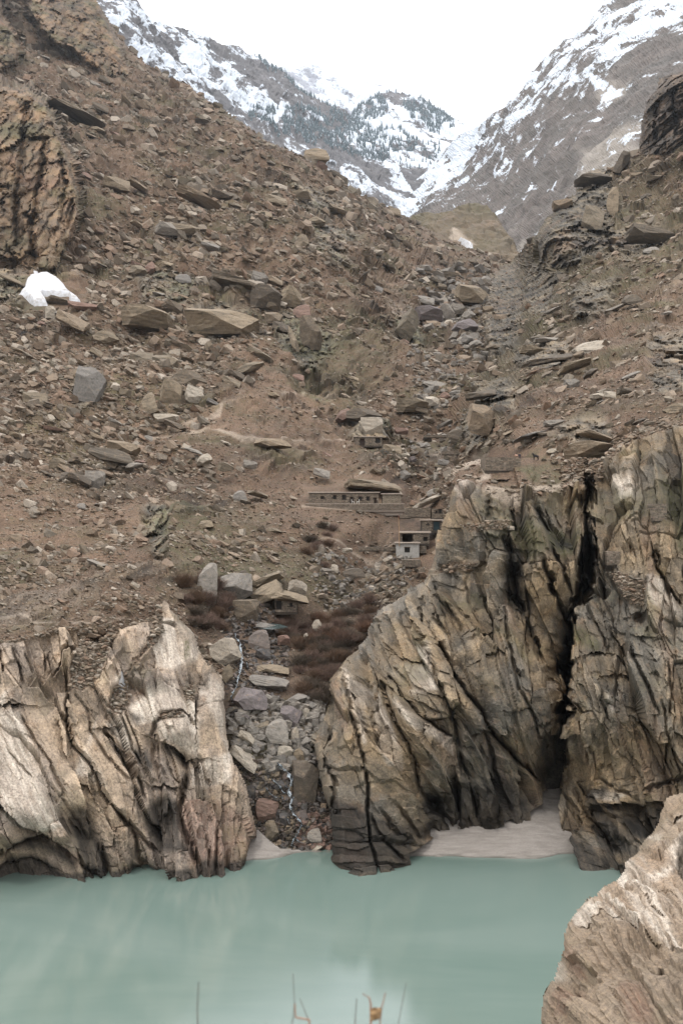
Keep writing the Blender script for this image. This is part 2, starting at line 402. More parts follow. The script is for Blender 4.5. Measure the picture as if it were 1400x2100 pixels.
HPOLY = [(-150, -120), (150, -120), (200, 0), (228, 45), (262, 95), (300, 130), (350, 158), (390, 172), (405, 190), (440, 212), (480, 238), (510, 262), (540, 285), (580, 303), (615, 318), (640, 335), (670, 342), (700, 365),
    (716, 388), (745, 402), (775, 415), (815, 437), (840, 452), (880, 470), (930, 492), (975, 512), (1010, 522), (1045, 535), (1062, 520), (1075, 500), (1098, 480), (1118, 445), (1135, 432), (1160, 408),
    (1178, 398), (1180, 370), (1200, 352), (1225, 345), (1255, 348), (1262, 330), (1280, 318), (1308, 312), (1312, 255), (1325, 205), (1345, 182), (1350, 162), (1372, 150), (1400, 145), (1450, 120), (1600, 80),
    (1600, 1040), (1100, 1060), (980, 1090), (960, 1200), (880, 1320), (800, 1420), (730, 1500), (730, 1800), (480, 1800), (440, 1480), (-150, 1460)]
CRAGS = {'left_crag': [(-160, 175), (0, 172), (60, 182), (100, 212), (128, 270), (150, 330), (166, 395), (168, 440), (145, 505), (112, 560), (60, 548), (0, 532), (-160, 520)],
    'upper_crag': [(40, -130), (210, -130), (212, 10), (232, 60), (256, 110), (268, 155), (215, 158), (150, 112), (95, 85), (55, 30)],
    'corner_crag': [(-160, -130), (0, -130), (10, 30), (28, 55), (46, 95), (38, 135), (0, 150), (-160, 160)],
    'tower_crag': [(1309, 318), (1312, 250), (1325, 203), (1345, 176), (1372, 146), (1400, 138), (1610, 80), (1610, 300), (1400, 298), (1350, 322)],
    'skyline_crag': [(1096, 486), (1120, 440), (1178, 400), (1182, 352), (1240, 335), (1262, 400), (1248, 475), (1185, 540), (1110, 560)]}
OUTCROPS = [[(1080, 530), (1150, 560), (1120, 650), (1070, 640)], [(1150, 440), (1260, 430), (1250, 520), (1170, 540)], [(1170, 590), (1260, 570), (1240, 640), (1170, 650)], [(590, 370), (700, 400), (690, 440), (600, 430)], [(640, 450), (740, 480), (700, 540), (640, 510)], [(280, 560), (350, 540), (420, 600), (360, 640), (290, 620)], [(560, 640), (640, 640), (690, 720), (640, 760), (570, 720)], [(0, 540), (50, 560), (40, 620), (-60, 620)], [(730, 860), (800, 850), (800, 900), (720, 905)], [(795, 615), (840, 628), (868, 680), (866, 712), (835, 700), (805, 660)], [(942, 862), (952, 835), (998, 790), (1030, 830), (1018, 905), (965, 932), (948, 900)],
    [(1050, 715), (1100, 690), (1165, 700), (1175, 745), (1120, 765), (1060, 745)], [(1325, 700), (1400, 672), (1550, 660), (1550, 830), (1340, 812)], [(960, 780), (1030, 770), (1080, 800), (1060, 850), (1000, 850)],
    [(380, 640), (450, 612), (520, 640), (515, 685), (440, 705), (390, 690)], [(145, 770), (185, 745), (218, 775), (215, 820), (165, 835), (140, 810)], [(1240, 480), (1300, 455), (1370, 470), (1350, 520), (1280, 540)],
    [(1000, 560), (1060, 540), (1080, 620), (1060, 700), (1000, 740), (985, 650)], [(300, 1030), (345, 1040), (350, 1120), (320, 1150), (290, 1100)], [(1130, 870), (1230, 850), (1260, 900), (1180, 920)], [(1380, 880), (1560, 850), (1560, 1000), (1300, 1000)]]
GULLY = [(1060, 510), (1045, 560), (1020, 640), (985, 720), (960, 800), (915, 880), (880, 960), (850, 1010), (800, 1100), (720, 1180), (620, 1260)]
PATHS = [[(930, 893), (895, 905), (860, 885), (825, 900), (800, 885)], [(0, 1243), (40, 1240), (90, 1255), (145, 1265), (215, 1278), (245, 1262), (285, 1262), (320, 1272)], [(260, 940), (300, 975), (370, 985), (430, 970)],
    [(360, 865), (410, 858), (450, 850), (460, 835)], [(300, 880), (420, 880), (500, 905), (600, 902), (700, 898)], [(620, 1038), (700, 1042), (780, 1040), (820, 1042)], [(660, 1098), (720, 1108), (780, 1115), (820, 1112)],
    [(930, 960), (985, 945), (1000, 930)], [(740, 1190), (790, 1175), (820, 1195), (840, 1180)], [(560, 820), (640, 780), (700, 790)], [(850, 862), (900, 900), (940, 930), (990, 942)]]
def hill_disp(s):
    x, y, p = s.X.astype(np.float32), s.Y.astype(np.float32), s.pos
    D = s.D; k = np.clip(D / 200, .8, 3)
    w1 = fbm(p, 9, 2, off=3); w2 = fbm(p, 9, 2, off=31)
    wob = w1 * 9
    crag = np.zeros(len(x), np.float32)
    for c in CRAGS.values(): crag = np.maximum(crag, mask(x, y, [c], 5, wob))
    outc = mask(x, y, OUTCROPS, 10, wob * 1.5)
    rock = np.maximum(crag, outc)
    # strata co-ordinates (metres across, along): upright on the crags, dipping on the open slope
    m = D / F; lean = np.where(x < 700, .25, -.35) * (1 - crag)
    wx = p[:, 0]; wz = -p[:, 2]; a = wx + lean * wz + w1 * 1.2; b = wz
    rec = -9.0 * crag * smooth(0, 1, crag) - 5.0 * outc
    rec += crag * 7 * smooth(-.3, .7, fbm(np.stack([a, b * .30, 0 * a], 1), 24, 4, .6))
    u0 = wx - .35 * wz + w1 * 2; q0 = wz + .3 * wx + w2 * 2
    v1, e1, r1 = facets(a + w2 * 5, b + w1 * 5, 17.0, 38.0, 11); v2, e2, r2 = facets(a + w2 * 3, b, 6.5, 30.0, 41)
    v3, e3, r3 = facets(a + w1, b + w2, 2.6, 9.0, 77)
    rr = rock
    nrm = rr * (v1 * 5.5 + v2 * 2.8 + v3 * 1.2 - 1.6 * np.clip(1 - e1 / .12, 0, 1) - .8 * np.clip(1 - e2 / .14, 0, 1))
    kz = np.where(y < 560, 2.0, 1.0); o1, oe, q1 = facets(u0 / kz, q0 / kz, 7.0, 6.0, 15, 1.1); o2, oe2, q2 = facets(u0 / kz, q0 / kz, 2.8, 2.4, 35, 1.1); o3, oe3, q3 = facets(u0 / kz, q0 / kz, 1.2, 1.0, 65, 1.1)
    oo = outc * (1 - crag); sky_ = mask(x, y, [CRAGS['skyline_crag'], CRAGS['tower_crag']], 4); cg = crag * (1 - sky_ * .6)
    nrm = cg * nrm + np.maximum(oo, sky_ * 1.3) * kz * (o1 * 3.4 + o2 * 1.7 + o3 * .8 - .8 * np.clip(1 - oe / .05, 0, 1)) * .9
    r1 = np.where(crag > .5, r1, q1); r2 = np.where(crag > .5, r2, q2); r3 = np.where(crag > .5, r3, q3)
    rec -= nrm * 1.35; nrm = nrm * .15
    big = fbm(p, 55, 3); md = fbm(p, 14, 3, .55); sm = fbm(p, 4.0, 3, .6)
    # tilted slabs breaking the open slope: plates dipping with the hill
    q = wx * .35 + wz; u = wx - .35 * wz
    v4, e4, r4 = facets(u + w1 * 3, q + w2 * 2, 11.0, 3.4, 5, tilt=.7)
    v5, e5, r5 = facets(u + w2, q, 3.6, 1.1, 23, tilt=.7)
    patch = smooth(-.05, .35, fbm(p, 30, 3, off=60)); patch = np.maximum(patch * .9, smooth(620, 900, x) * .25)
    gully_zone = mask(x, y, [[(350, 1150), (840, 1150), (760, 1300), (720, 1800), (470, 1800)]], 25)
    open_ = (1 - rr)
    nrm += open_ * (big * 6.0 * k * (1 - gully_zone * .85) + md * 1.9 * k + sm * .55 * k + patch * (v4 * 1.7 * k + v5 * .6) + v5 * .15)
    gd, _ = polydist(x, y, GULLY)
    nrm -= open_ * 5 * np.exp(-(gd / 45) ** 2) * smooth(500, 600, y)
    # terraces under the long house, in front of the white house and on the plateau
    flat = mask(x, y, [[(615, 985), (835, 985), (835, 1045), (700, 1100), (600, 1060)], [(790, 1035), (930, 1035), (900, 1165), (790, 1165)], [(940, 900), (1240, 890), (1240, 960), (930, 975)]], 14)
    nrm *= 1 - .88 * flat * (1 - rr); nrm *= 1 - .9 * mask(x, y, [[(30, 560), (100, 552), (190, 630), (60, 645)]], 8)
    fade = smooth(2, 10, s.sd)
    fl = [('stepL', [(735, 852), (790, 862)], 14, 3.5), ('crack', [(1205, 470), (1250, 490), (1300, 470)], 8, 3), ('stepL', [(1060, 750), (1120, 740), (1170, 728)], 10, 4), ('crack', [(1085, 745), (1080, 800), (1060, 810)], 12, 4),
        ('stepL', [(1170, 420), (1215, 385), (1260, 380)], 10, 5), ('crack', [(235, 0), (245, 60), (262, 140)], 4, 4), ('crack', [(195, 0), (205, 90), (210, 130)], 6, 3), ('crack', [(95, 290), (80, 380), (65, 470), (70, 540)], 9, 6),
        ('crack', [(55, 200), (45, 330), (30, 430), (38, 520)], 9, 5), ('crack', [(120, 300), (135, 380), (125, 460)], 6, 4), ('crack', [(150, 400), (140, 470)], 6, 3), ('crack', [(1345, 200), (1342, 300)], 5, 4), ('crack', [(1378, 170), (1385, 290)], 5, 4)]
    rec += feats(x, y, fl, (w1 * 5 + v3 * 4 * crag, w2 * 5)) * (1 + 2.2 * crag)
    soil = (1 - rr) * np.clip(1 - .55 * patch * smooth(-.1, .3, v4), 0, 1); soil = np.maximum(soil, flat * (1 - rr))
    fine_p = fbm(p, 2.2, 2)
    at = dict(tone=((r1 - .5) * .5 + (r2 - .5) * .7 + (r3 - .5) * .5) * rr + ((r5 - .5) * .7 + (r4 - .5) * .4) * (1 - rr) * (.35 + .65 * patch) + (1 - rr) * (fbm(p, 60, 3, off=91) * .55 + fbm(p, 18, 3, off=95) * .35 - .22 * patch), pale=mask(x, y, [[(915, 485), (935, 480), (975, 510), (968, 518), (940, 505)], [(700, 990), (800, 975), (822, 1012), (790, 1008)]], 5, wob * .5) * .8 + .5 * mask(x, y, [[(950, 930), (1010, 925), (1000, 965), (930, 970)]], 8),
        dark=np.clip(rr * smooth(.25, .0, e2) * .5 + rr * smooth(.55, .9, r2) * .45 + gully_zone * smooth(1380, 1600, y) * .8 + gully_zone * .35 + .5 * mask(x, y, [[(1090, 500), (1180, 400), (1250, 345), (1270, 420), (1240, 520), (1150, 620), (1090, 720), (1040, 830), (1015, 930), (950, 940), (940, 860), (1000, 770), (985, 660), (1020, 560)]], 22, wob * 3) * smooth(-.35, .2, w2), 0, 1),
        dark2=0 * x, moss=np.clip(.75 * mask(x, y, [[(1075, 480), (1180, 380), (1320, 300), (1400, 420), (1400, 560), (1200, 620), (1080, 740), (1000, 900), (950, 940), (930, 880), (985, 740), (1030, 600)], [(620, 640), (820, 720), (720, 860), (640, 760)], [(330, 1040), (560, 1050), (460, 1180), (340, 1220)]], 40, wob * 3) + smooth(-.05, .35, fbm(p, 34, 4, off=8)) * .9 + rr * smooth(.5, .8, r3) * .3, 0, 1) * (1 - .75 * rr * smooth(880, 940, x)), soil=soil, red=np.clip(smooth(.15, .4, fbm(p, 40, 2, off=77)) * .5, 0, 1),
        path=lines(x, y, PATHS, 3.6, wob * .3) * smooth(-.5, .2, w2) * .5)
    edge = smooth(0, 40, s.sd); edge = np.where(y < 560, edge, 1)
    k2 = np.clip(D / 190, 1, 4)
    return rec * (.6 + .4 * edge), nrm * (.10 + .90 * edge), at, dict(str=np.stack([a / k2, b / k2, 0 * a], 1))
def crag_depth(X, Y, D):
    """the crags stand up steeper than the slope they rise from"""
    for nm, poly in CRAGS.items():
        if nm == 'skyline_crag': continue
        xs = [p[0] for p in poly]; ys = [p[1] for p in poly]; s = (X > min(xs) - 30) & (X < max(xs) + 30) & (Y > min(ys) - 30) & (Y < max(ys) + 30)
        yb = max(ys); Db = HILL(X[s], np.full(s.sum(), float(yb))); k = smooth(-6, 12, sdist(X[s], Y[s], poly) + 9 * fbm(np.stack([X[s], Y[s], 0 * X[s]], 1), 28, 3)); D[s] = D[s] * (1 - k) + (Db + .38 * (D[s] - Db)) * k
    return D
hill = make_sheet(HPOLY, 2.4, HILL, hill_disp, None, dmod=crag_depth)
fc = hill.F; cxy = np.stack([hill.X[fc].mean(1), hill.Y[fc].mean(1)], 1)
left_side = inside(cxy[:, 0], cxy[:, 1], [(-500, -500), (1060, -500)] + GULLY + [(600, 1400), (600, 2200), (-500, 2200)])
taken = np.zeros(len(fc), bool)
for nm, poly in CRAGS.items():
    sel = inside(cxy[:, 0], cxy[:, 1], poly); taken |= sel
    tag(emit(hill, nm, M_TOWER if nm == 'tower_crag' else M_HILL if nm == 'skyline_crag' else M_CRAG, sel), kind='structure')
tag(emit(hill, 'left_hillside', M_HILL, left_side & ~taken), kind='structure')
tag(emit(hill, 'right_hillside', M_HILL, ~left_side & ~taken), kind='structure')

# ------------------------------------------------------------------ left cliff
LCL = TPS([(-50, 1330, 150), (0, 1320, 151), (100, 1300, 153), (250, 1270, 157), (340, 1240, 162), (420, 1340, 160), (460, 1400, 157), (100, 1410, 147), (270, 1390, 152), (350, 1450, 150), (450, 1500, 152), (0, 1500, 142),
    (150, 1500, 144), (300, 1550, 147), (480, 1600, 149), (510, 1700, 147), (490, 1785, 142), (400, 1797, 140), (300, 1787, 141), (200, 1802, 138.5), (100, 1810, 137), (0, 1818, 135.2), (100, 1700, 136), (0, 1650, 135), (200, 1650, 140), (350, 1680, 143),
    (-150, 1350, 148), (-150, 1600, 134), (-150, 1830, 132), (200, 1860, 137), (450, 1850, 141), (0, 1880, 134)])
LPOLY = [(-150, 1335), (0, 1318), (60, 1308), (110, 1285), (155, 1284), (163, 1310), (200, 1318), (240, 1280), (250, 1290), (280, 1278), (318, 1262), (325, 1240), (340, 1228), (355, 1240), (380, 1275), (404, 1300), (412, 1330), (428, 1352), (445, 1380), (458, 1400),
    (466, 1470), (472, 1540), (490, 1580), (506, 1610), (516, 1650), (524, 1690), (526, 1712), (515, 1745), (497, 1785), (490, 1840), (-150, 1870)]
LFREE = [(355, 1236), (380, 1272), (406, 1300), (414, 1330), (430, 1352), (447, 1380), (461, 1400), (469, 1470), (475, 1540), (493, 1580), (509, 1610), (519, 1650), (527, 1690), (529, 1715), (518, 1745), (500, 1785), (492, 1840)]
zl = lambda *p: Z(0, 1220, 2.8, p)
LF = [('stepL', zl((125, 530), (240, 460), (330, 400), (460, 300)), 14, -2.6), ('stepR', zl((125, 530), (240, 460), (330, 400), (460, 300)), 16, 1.2),
    ('crack', zl((385, 400), (380, 560), (400, 720), (430, 850), (520, 960), (560, 1020), (640, 1180), (720, 1280), (820, 1400), (900, 1500)), 5, 1.8), ('stepR', zl((380, 560), (400, 720), (430, 850), (520, 960), (560, 1020), (640, 1180), (720, 1280)), 22, -1.8),
    ('stepL', zl((330, 700), (360, 900), (440, 1040), (520, 1080), (560, 1160)), 18, 1.6), ('stepL', zl((-30, 650), (160, 640)), 10, 2.2), ('crack', zl((120, 700), (200, 850), (300, 980), (340, 1100), (400, 1200)), 4, 1.2), ('crack', zl((40, 880), (190, 1050)), 3, .8),
    ('stepL', zl((-20, 1180), (60, 1260), (120, 1320), (200, 1370), (330, 1420)), 20, 2.0), ('bowl', zl((200, 1570)), 62, 3.8), ('bowl', zl((60, 1620)), 50, 3.5), ('stepL', zl((-30, 1530), (50, 1440), (150, 1395), (240, 1390), (330, 1420), (440, 1520)), 14, 3.0),
    ('stepL', zl((-30, 1600), (60, 1530), (180, 1500), (330, 1580)), 8, 1.3), ('stepL', zl((575, 780), (700, 870), (740, 1000), (760, 1100), (830, 1200)), 12, -1.4), ('crack', zl((575, 780), (650, 830), (760, 1000), (830, 1200)), 6, 2.2), ('stepL', zl((570, 770), (650, 760)), 9, 2.5),
    ('crack', zl((690, 700), (760, 900), (820, 990)), 4, 1.4), ('crack', zl((715, 670), (790, 850), (815, 950)), 3, 1.0), ('ridge', zl((650, 740), (740, 900), (800, 980)), 6, 1.2),
    ('crack', zl((870, 850), (880, 950), (920, 1000), (960, 1080)), 5, 1.6), ('stepL', zl((920, 845), (1000, 880), (1060, 940), (1115, 940)), 16, 3.0), ('bowl', zl((1010, 780)), 30, -2.2), ('crack', zl((870, 840), (890, 740), (930, 700), (1050, 670), (1090, 700), (1130, 780)), 5, 1.6),
    ('stepR', zl((1160, 480), (1150, 560), (1148, 700), (1150, 950)), 26, -2.0), ('crack', zl((1150, 560), (1148, 700), (1150, 950)), 3, .8), ('crack', zl((1075, 1010), (1030, 1180), (1025, 1250), (1045, 1330), (1100, 1450), (1130, 1560)), 7, 2.6),
    ('bowl', zl((930, 1240)), 30, 3.5), ('bowl', zl((960, 1360)), 26, 3.0), ('bowl', zl((820, 1130)), 26, 1.5), ('crack', zl((1250, 1200), (1240, 1350), (1230, 1450), (1240, 1590)), 5, 1.8), ('crack', zl((1180, 1380), (1190, 1590)), 3, 1.0),
    ('crack', zl((700, 1250), (780, 1400), (790, 1520), (890, 1600)), 6, 2.2), ('bowl', zl((460, 1290)), 34, 3.2), ('bowl', zl((520, 1420)), 26, 2.4), ('crack', zl((560, 1420), (600, 1520), (640, 1610)), 5, 1.6), ('crack', zl((440, 1480), (480, 1560), (600, 1640)), 5, 1.5),
    ('bowl', zl((800, 1600)), 16, 5.0), ('crack', zl((960, 980), (1000, 1060), (1050, 1090)), 4, 1.4), ('stepL', zl((860, 1090), (960, 1110), (1050, 1110)), 8, 1.8), ('ridge', zl((700, 200), (690, 300), (620, 440), (640, 600)), 9, 2.2), ('ridge', zl((900, 160), (840, 340), (720, 470)), 9, 1.6),
    ('crack', zl((660, 600), (700, 500), (700, 640)), 6, 1.6), ('ridge', zl((440, 270), (300, 400)), 8, 2.0), ('crack', zl((270, 290), (260, 420)), 4, 1.8), ('crack', zl((75, 310), (110, 400), (120, 520)), 4, 1.6), ('crack', zl((0, 290), (10, 450), (0, 560)), 4, 1.6), ('crack', zl((140, 320), (200, 470)), 4, 1.2), ('crack', zl((490, 640), (520, 780), (640, 960), (760, 1080)), 4, 1.1)]
SOILP = [zl((0, 150), (200, 170), (440, 200), (450, 290), (430, 370), (400, 460), (400, 540), (470, 560), (560, 470), (620, 330), (690, 190), (900, 140), (850, 280), (720, 460), (700, 480), (650, 560), (610, 680), (690, 690), (740, 600), (730, 470), (900, 250), (940, 60), (-200, -200)), zl((-400, -200), (500, -200), (450, 200), (100, 270), (-400, 290)),
    zl((1060, 540), (1110, 470), (1140, 520), (1120, 620), (1070, 600)), zl((920, 680), (1050, 650), (1050, 700), (930, 720))]
PALEP = [zl((820, 560), (1010, 520), (1060, 600), (1160, 500), (1150, 950), (1110, 930), (1000, 850), (920, 840), (880, 730), (750, 760), (740, 640)), zl((660, 480), (715, 470), (715, 560), (700, 640), (670, 540)), zl((900, 120), (1100, 180), (1150, 350), (1000, 420), (880, 420)),
    zl((1150, 480), (1200, 440), (1280, 520), (1300, 760), (1310, 900), (1180, 560), (1150, 640)), zl((0, 1100), (200, 1100), (360, 1200), (350, 1330), (240, 1380), (100, 1310), (-50, 1150)), zl((60, 560), (0, 690), (120, 700), (200, 900), (330, 1200), (0, 1100), (-100, 700)), zl((560, 700), (450, 1000), (620, 1100), (500, 900)), zl((620, 740), (700, 690), (820, 980), (780, 930)), zl((1090, 1000), (1200, 940), (1330, 900), (1320, 1080), (1100, 1100))]
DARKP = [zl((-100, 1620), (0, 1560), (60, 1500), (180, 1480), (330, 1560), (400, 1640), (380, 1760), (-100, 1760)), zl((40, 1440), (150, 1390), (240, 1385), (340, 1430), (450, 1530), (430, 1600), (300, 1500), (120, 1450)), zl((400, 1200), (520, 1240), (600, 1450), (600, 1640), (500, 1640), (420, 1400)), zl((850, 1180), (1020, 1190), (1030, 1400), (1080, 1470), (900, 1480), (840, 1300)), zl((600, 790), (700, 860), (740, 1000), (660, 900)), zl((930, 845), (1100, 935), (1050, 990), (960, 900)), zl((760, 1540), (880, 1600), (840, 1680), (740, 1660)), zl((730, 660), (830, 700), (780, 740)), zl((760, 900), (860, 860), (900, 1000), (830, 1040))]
def left_disp(s):
    x, y, p = s.X.astype(np.float32), s.Y.astype(np.float32), s.pos
    w1 = fbm(p, 8, 3, off=5); w2 = fbm(p, 8, 3, off=13); m = .071
    lean = np.interp(y, [1300, 1500, 1800], [.30, .48, .42]) * np.interp(x, [0, 150, 400, 520], [1.1, 1.1, .5, .15])
    a = (x - lean * (y - 1400)) * m + w1 * .55; b = y * m
    soil = mask(x, y, SOILP, 5, w1 * 10)
    smoothz = mask(x, y, [zl((0, 700), (330, 1200), (350, 1350), (240, 1380), (-50, 1150)), zl((1150, 540), (1280, 520), (1330, 1080), (1170, 950)), zl((-100, 1400), (600, 1400), (450, 1700), (-100, 1750)), zl((820, 570), (1000, 520), (1090, 600), (1140, 800), (1120, 930), (920, 840), (760, 740)), zl((930, 150), (1100, 190), (1150, 360), (1000, 440), (890, 420)), zl((120, 560), (330, 640), (420, 1000), (330, 1150), (150, 750)), zl((420, 760), (560, 720), (720, 1080), (640, 1180), (520, 980))], 14)
    v1, e1, r1 = facets(a + w2 * .5, b + w1 * 2, 4.6, 17, 3, 1.0); v2, e2, r2 = facets(a + w2 * .2, b + w1 * 1, 1.9, 7.5, 63, 1.0); v3, e3, r3 = facets(a + w2 * .3, b, 1.3, 1.7, 99, 1.1)
    rg = (1 - .8 * smoothz) * (1 - soil)
    nrm = rg * (v1 * 2.6 + v2 * 1.0 + v3 * .26 - .6 * np.clip(1 - e1 / .03, 0, 1) - .3 * np.clip(1 - e2 / .05, 0, 1) * smooth(-.1, .2, w1))
    ab = np.stack([a, b * .16, 0 * a], 1)
    nrm += (1 - soil) * (1 - .7 * smoothz) * (fbm(ab, 1.6, 3, .6) * .2 + fbm(ab, .5, 2, .6) * .1) + w1 * 1.2 + fbm(p, 2.2, 3, .6) * .2 + soil * fbm(p, 1.1, 2) * .2
    w3 = fbm(p, 1.8, 2, off=71); nrm *= .35 + .65 * smooth(0, 24, s.sd); rec = feats(x, y, LF, (w1 * 3 + w3 * 3 + v2 * 5 + v3 * 3, w2 * 3 + v2 * 4)) * (1 - .5 * soil)
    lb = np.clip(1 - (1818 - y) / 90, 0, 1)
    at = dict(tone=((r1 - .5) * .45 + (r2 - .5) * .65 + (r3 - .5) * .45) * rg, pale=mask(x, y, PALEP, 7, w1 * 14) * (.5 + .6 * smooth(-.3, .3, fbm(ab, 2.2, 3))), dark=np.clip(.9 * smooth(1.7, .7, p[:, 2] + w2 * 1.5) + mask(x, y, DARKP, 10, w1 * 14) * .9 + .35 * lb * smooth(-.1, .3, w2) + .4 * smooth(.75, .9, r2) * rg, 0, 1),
        moss=np.clip(mask(x, y, [zl((1060, 260), (1100, 250), (1090, 340), (1060, 370))], 5) + .5 * smooth(.1, .4, fbm(p, 7, 3, off=9)), 0, 1), soil=soil,
        red=mask(x, y, [zl((1050, 1150), (1300, 1150), (1480, 1300), (1450, 1600), (1130, 1600), (1040, 1330)), zl((330, 1420), (480, 1500), (450, 1600), (380, 1500))], 12, w1 * 20) * .7, path=0 * x)
    return rec, nrm, at, dict(str=np.stack([a, b, 0 * a], 1))
left = make_sheet(LPOLY, 2.0, LCL, left_disp, None, LFREE, 20, 5)
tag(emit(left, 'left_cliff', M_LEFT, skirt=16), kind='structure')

# ------------------------------------------------------------------ right cliff
RCL = TPS([(950, 960, 187), (1030, 950, 187), (1100, 930, 188), (1240, 910, 186), (1400, 880, 178), (1550, 870, 172), (925, 1000, 176), (1000, 1003, 172.5), (1100, 1012, 170.5), (1200, 1020, 172), (1300, 990, 168), (1400, 960, 167), (1550, 960, 164), (900, 1180, 172), (970, 1100, 166), (1000, 1300, 161), (1100, 1300, 160), (1100, 1500, 153), (1000, 1500, 151),
    (900, 1400, 153), (800, 1300, 174), (740, 1350, 174), (700, 1440, 165), (650, 1520, 157), (700, 1650, 146), (680, 1780, 143), (740, 1803, 139.2), (800, 1785, 141.5), (860, 1735, 147), (900, 1690, 153.5), (1000, 1690, 154), (1080, 1685, 154.5), (1115, 1640, 157), (1150, 1600, 160), (1160, 1740, 151), (1200, 1765, 146.5), (1250, 1787, 142), (1300, 1780, 141), (1400, 1780, 140),
    (1200, 1500, 148.5), (1300, 1500, 146), (1400, 1500, 145), (1200, 1300, 156), (1300, 1300, 152), (1400, 1300, 150), (1300, 1100, 161), (1400, 1100, 159), (1550, 1300, 148), (1550, 1600, 141), (740, 1860, 138.5), (1000, 1760, 154), (1250, 1840, 141), (1400, 1850, 139), (1550, 1850, 138), (660, 1650, 149), (860, 1080, 178), (800, 1230, 182)])
RPOLY = [(928, 958), (950, 950), (985, 940), (1060, 938), (1130, 940), (1240, 938), (1260, 905), (1300, 890), (1400, 868), (1550, 850), (1550, 1880), (1180, 1880), (1150, 1750), (1148, 1690), (1143, 1650), (1150, 1618), (1110, 1625), (1112, 1650), (1088, 1665), (1090, 1700), (1066, 1702), (1050, 1682), (1010, 1700), (985, 1702), (950, 1700), (895, 1705), (893, 1715), (865, 1738),
    (842, 1750), (845, 1770), (830, 1850), (700, 1850), (672, 1785), (676, 1750), (676, 1700), (672, 1660), (655, 1610), (642, 1560), (636, 1520), (640, 1498), (662, 1460), (676, 1420), (690, 1385), (715, 1350), (742, 1320), (765, 1282), (772, 1262), (800, 1240), (830, 1215), (872, 1195), (888, 1150), (903, 1090), (918, 1040), (924, 1000)]
RFREE = [(924, 1000), (916, 1040), (901, 1090), (885, 1150), (868, 1195), (830, 1212), (798, 1238), (770, 1260), (762, 1280), (740, 1318), (712, 1348), (688, 1383), (673, 1420), (659, 1460), (637, 1496), (633, 1520), (639, 1560), (652, 1610), (669, 1660), (673, 1700), (673, 1750), (669, 1785), (690, 1850)]
z6 = lambda *p: Z(620, 1180, 2.5, p); z7 = lambda *p: Z(1050, 950, 4, p); z8 = lambda *p: Z(1090, 1600, 4.2, p)
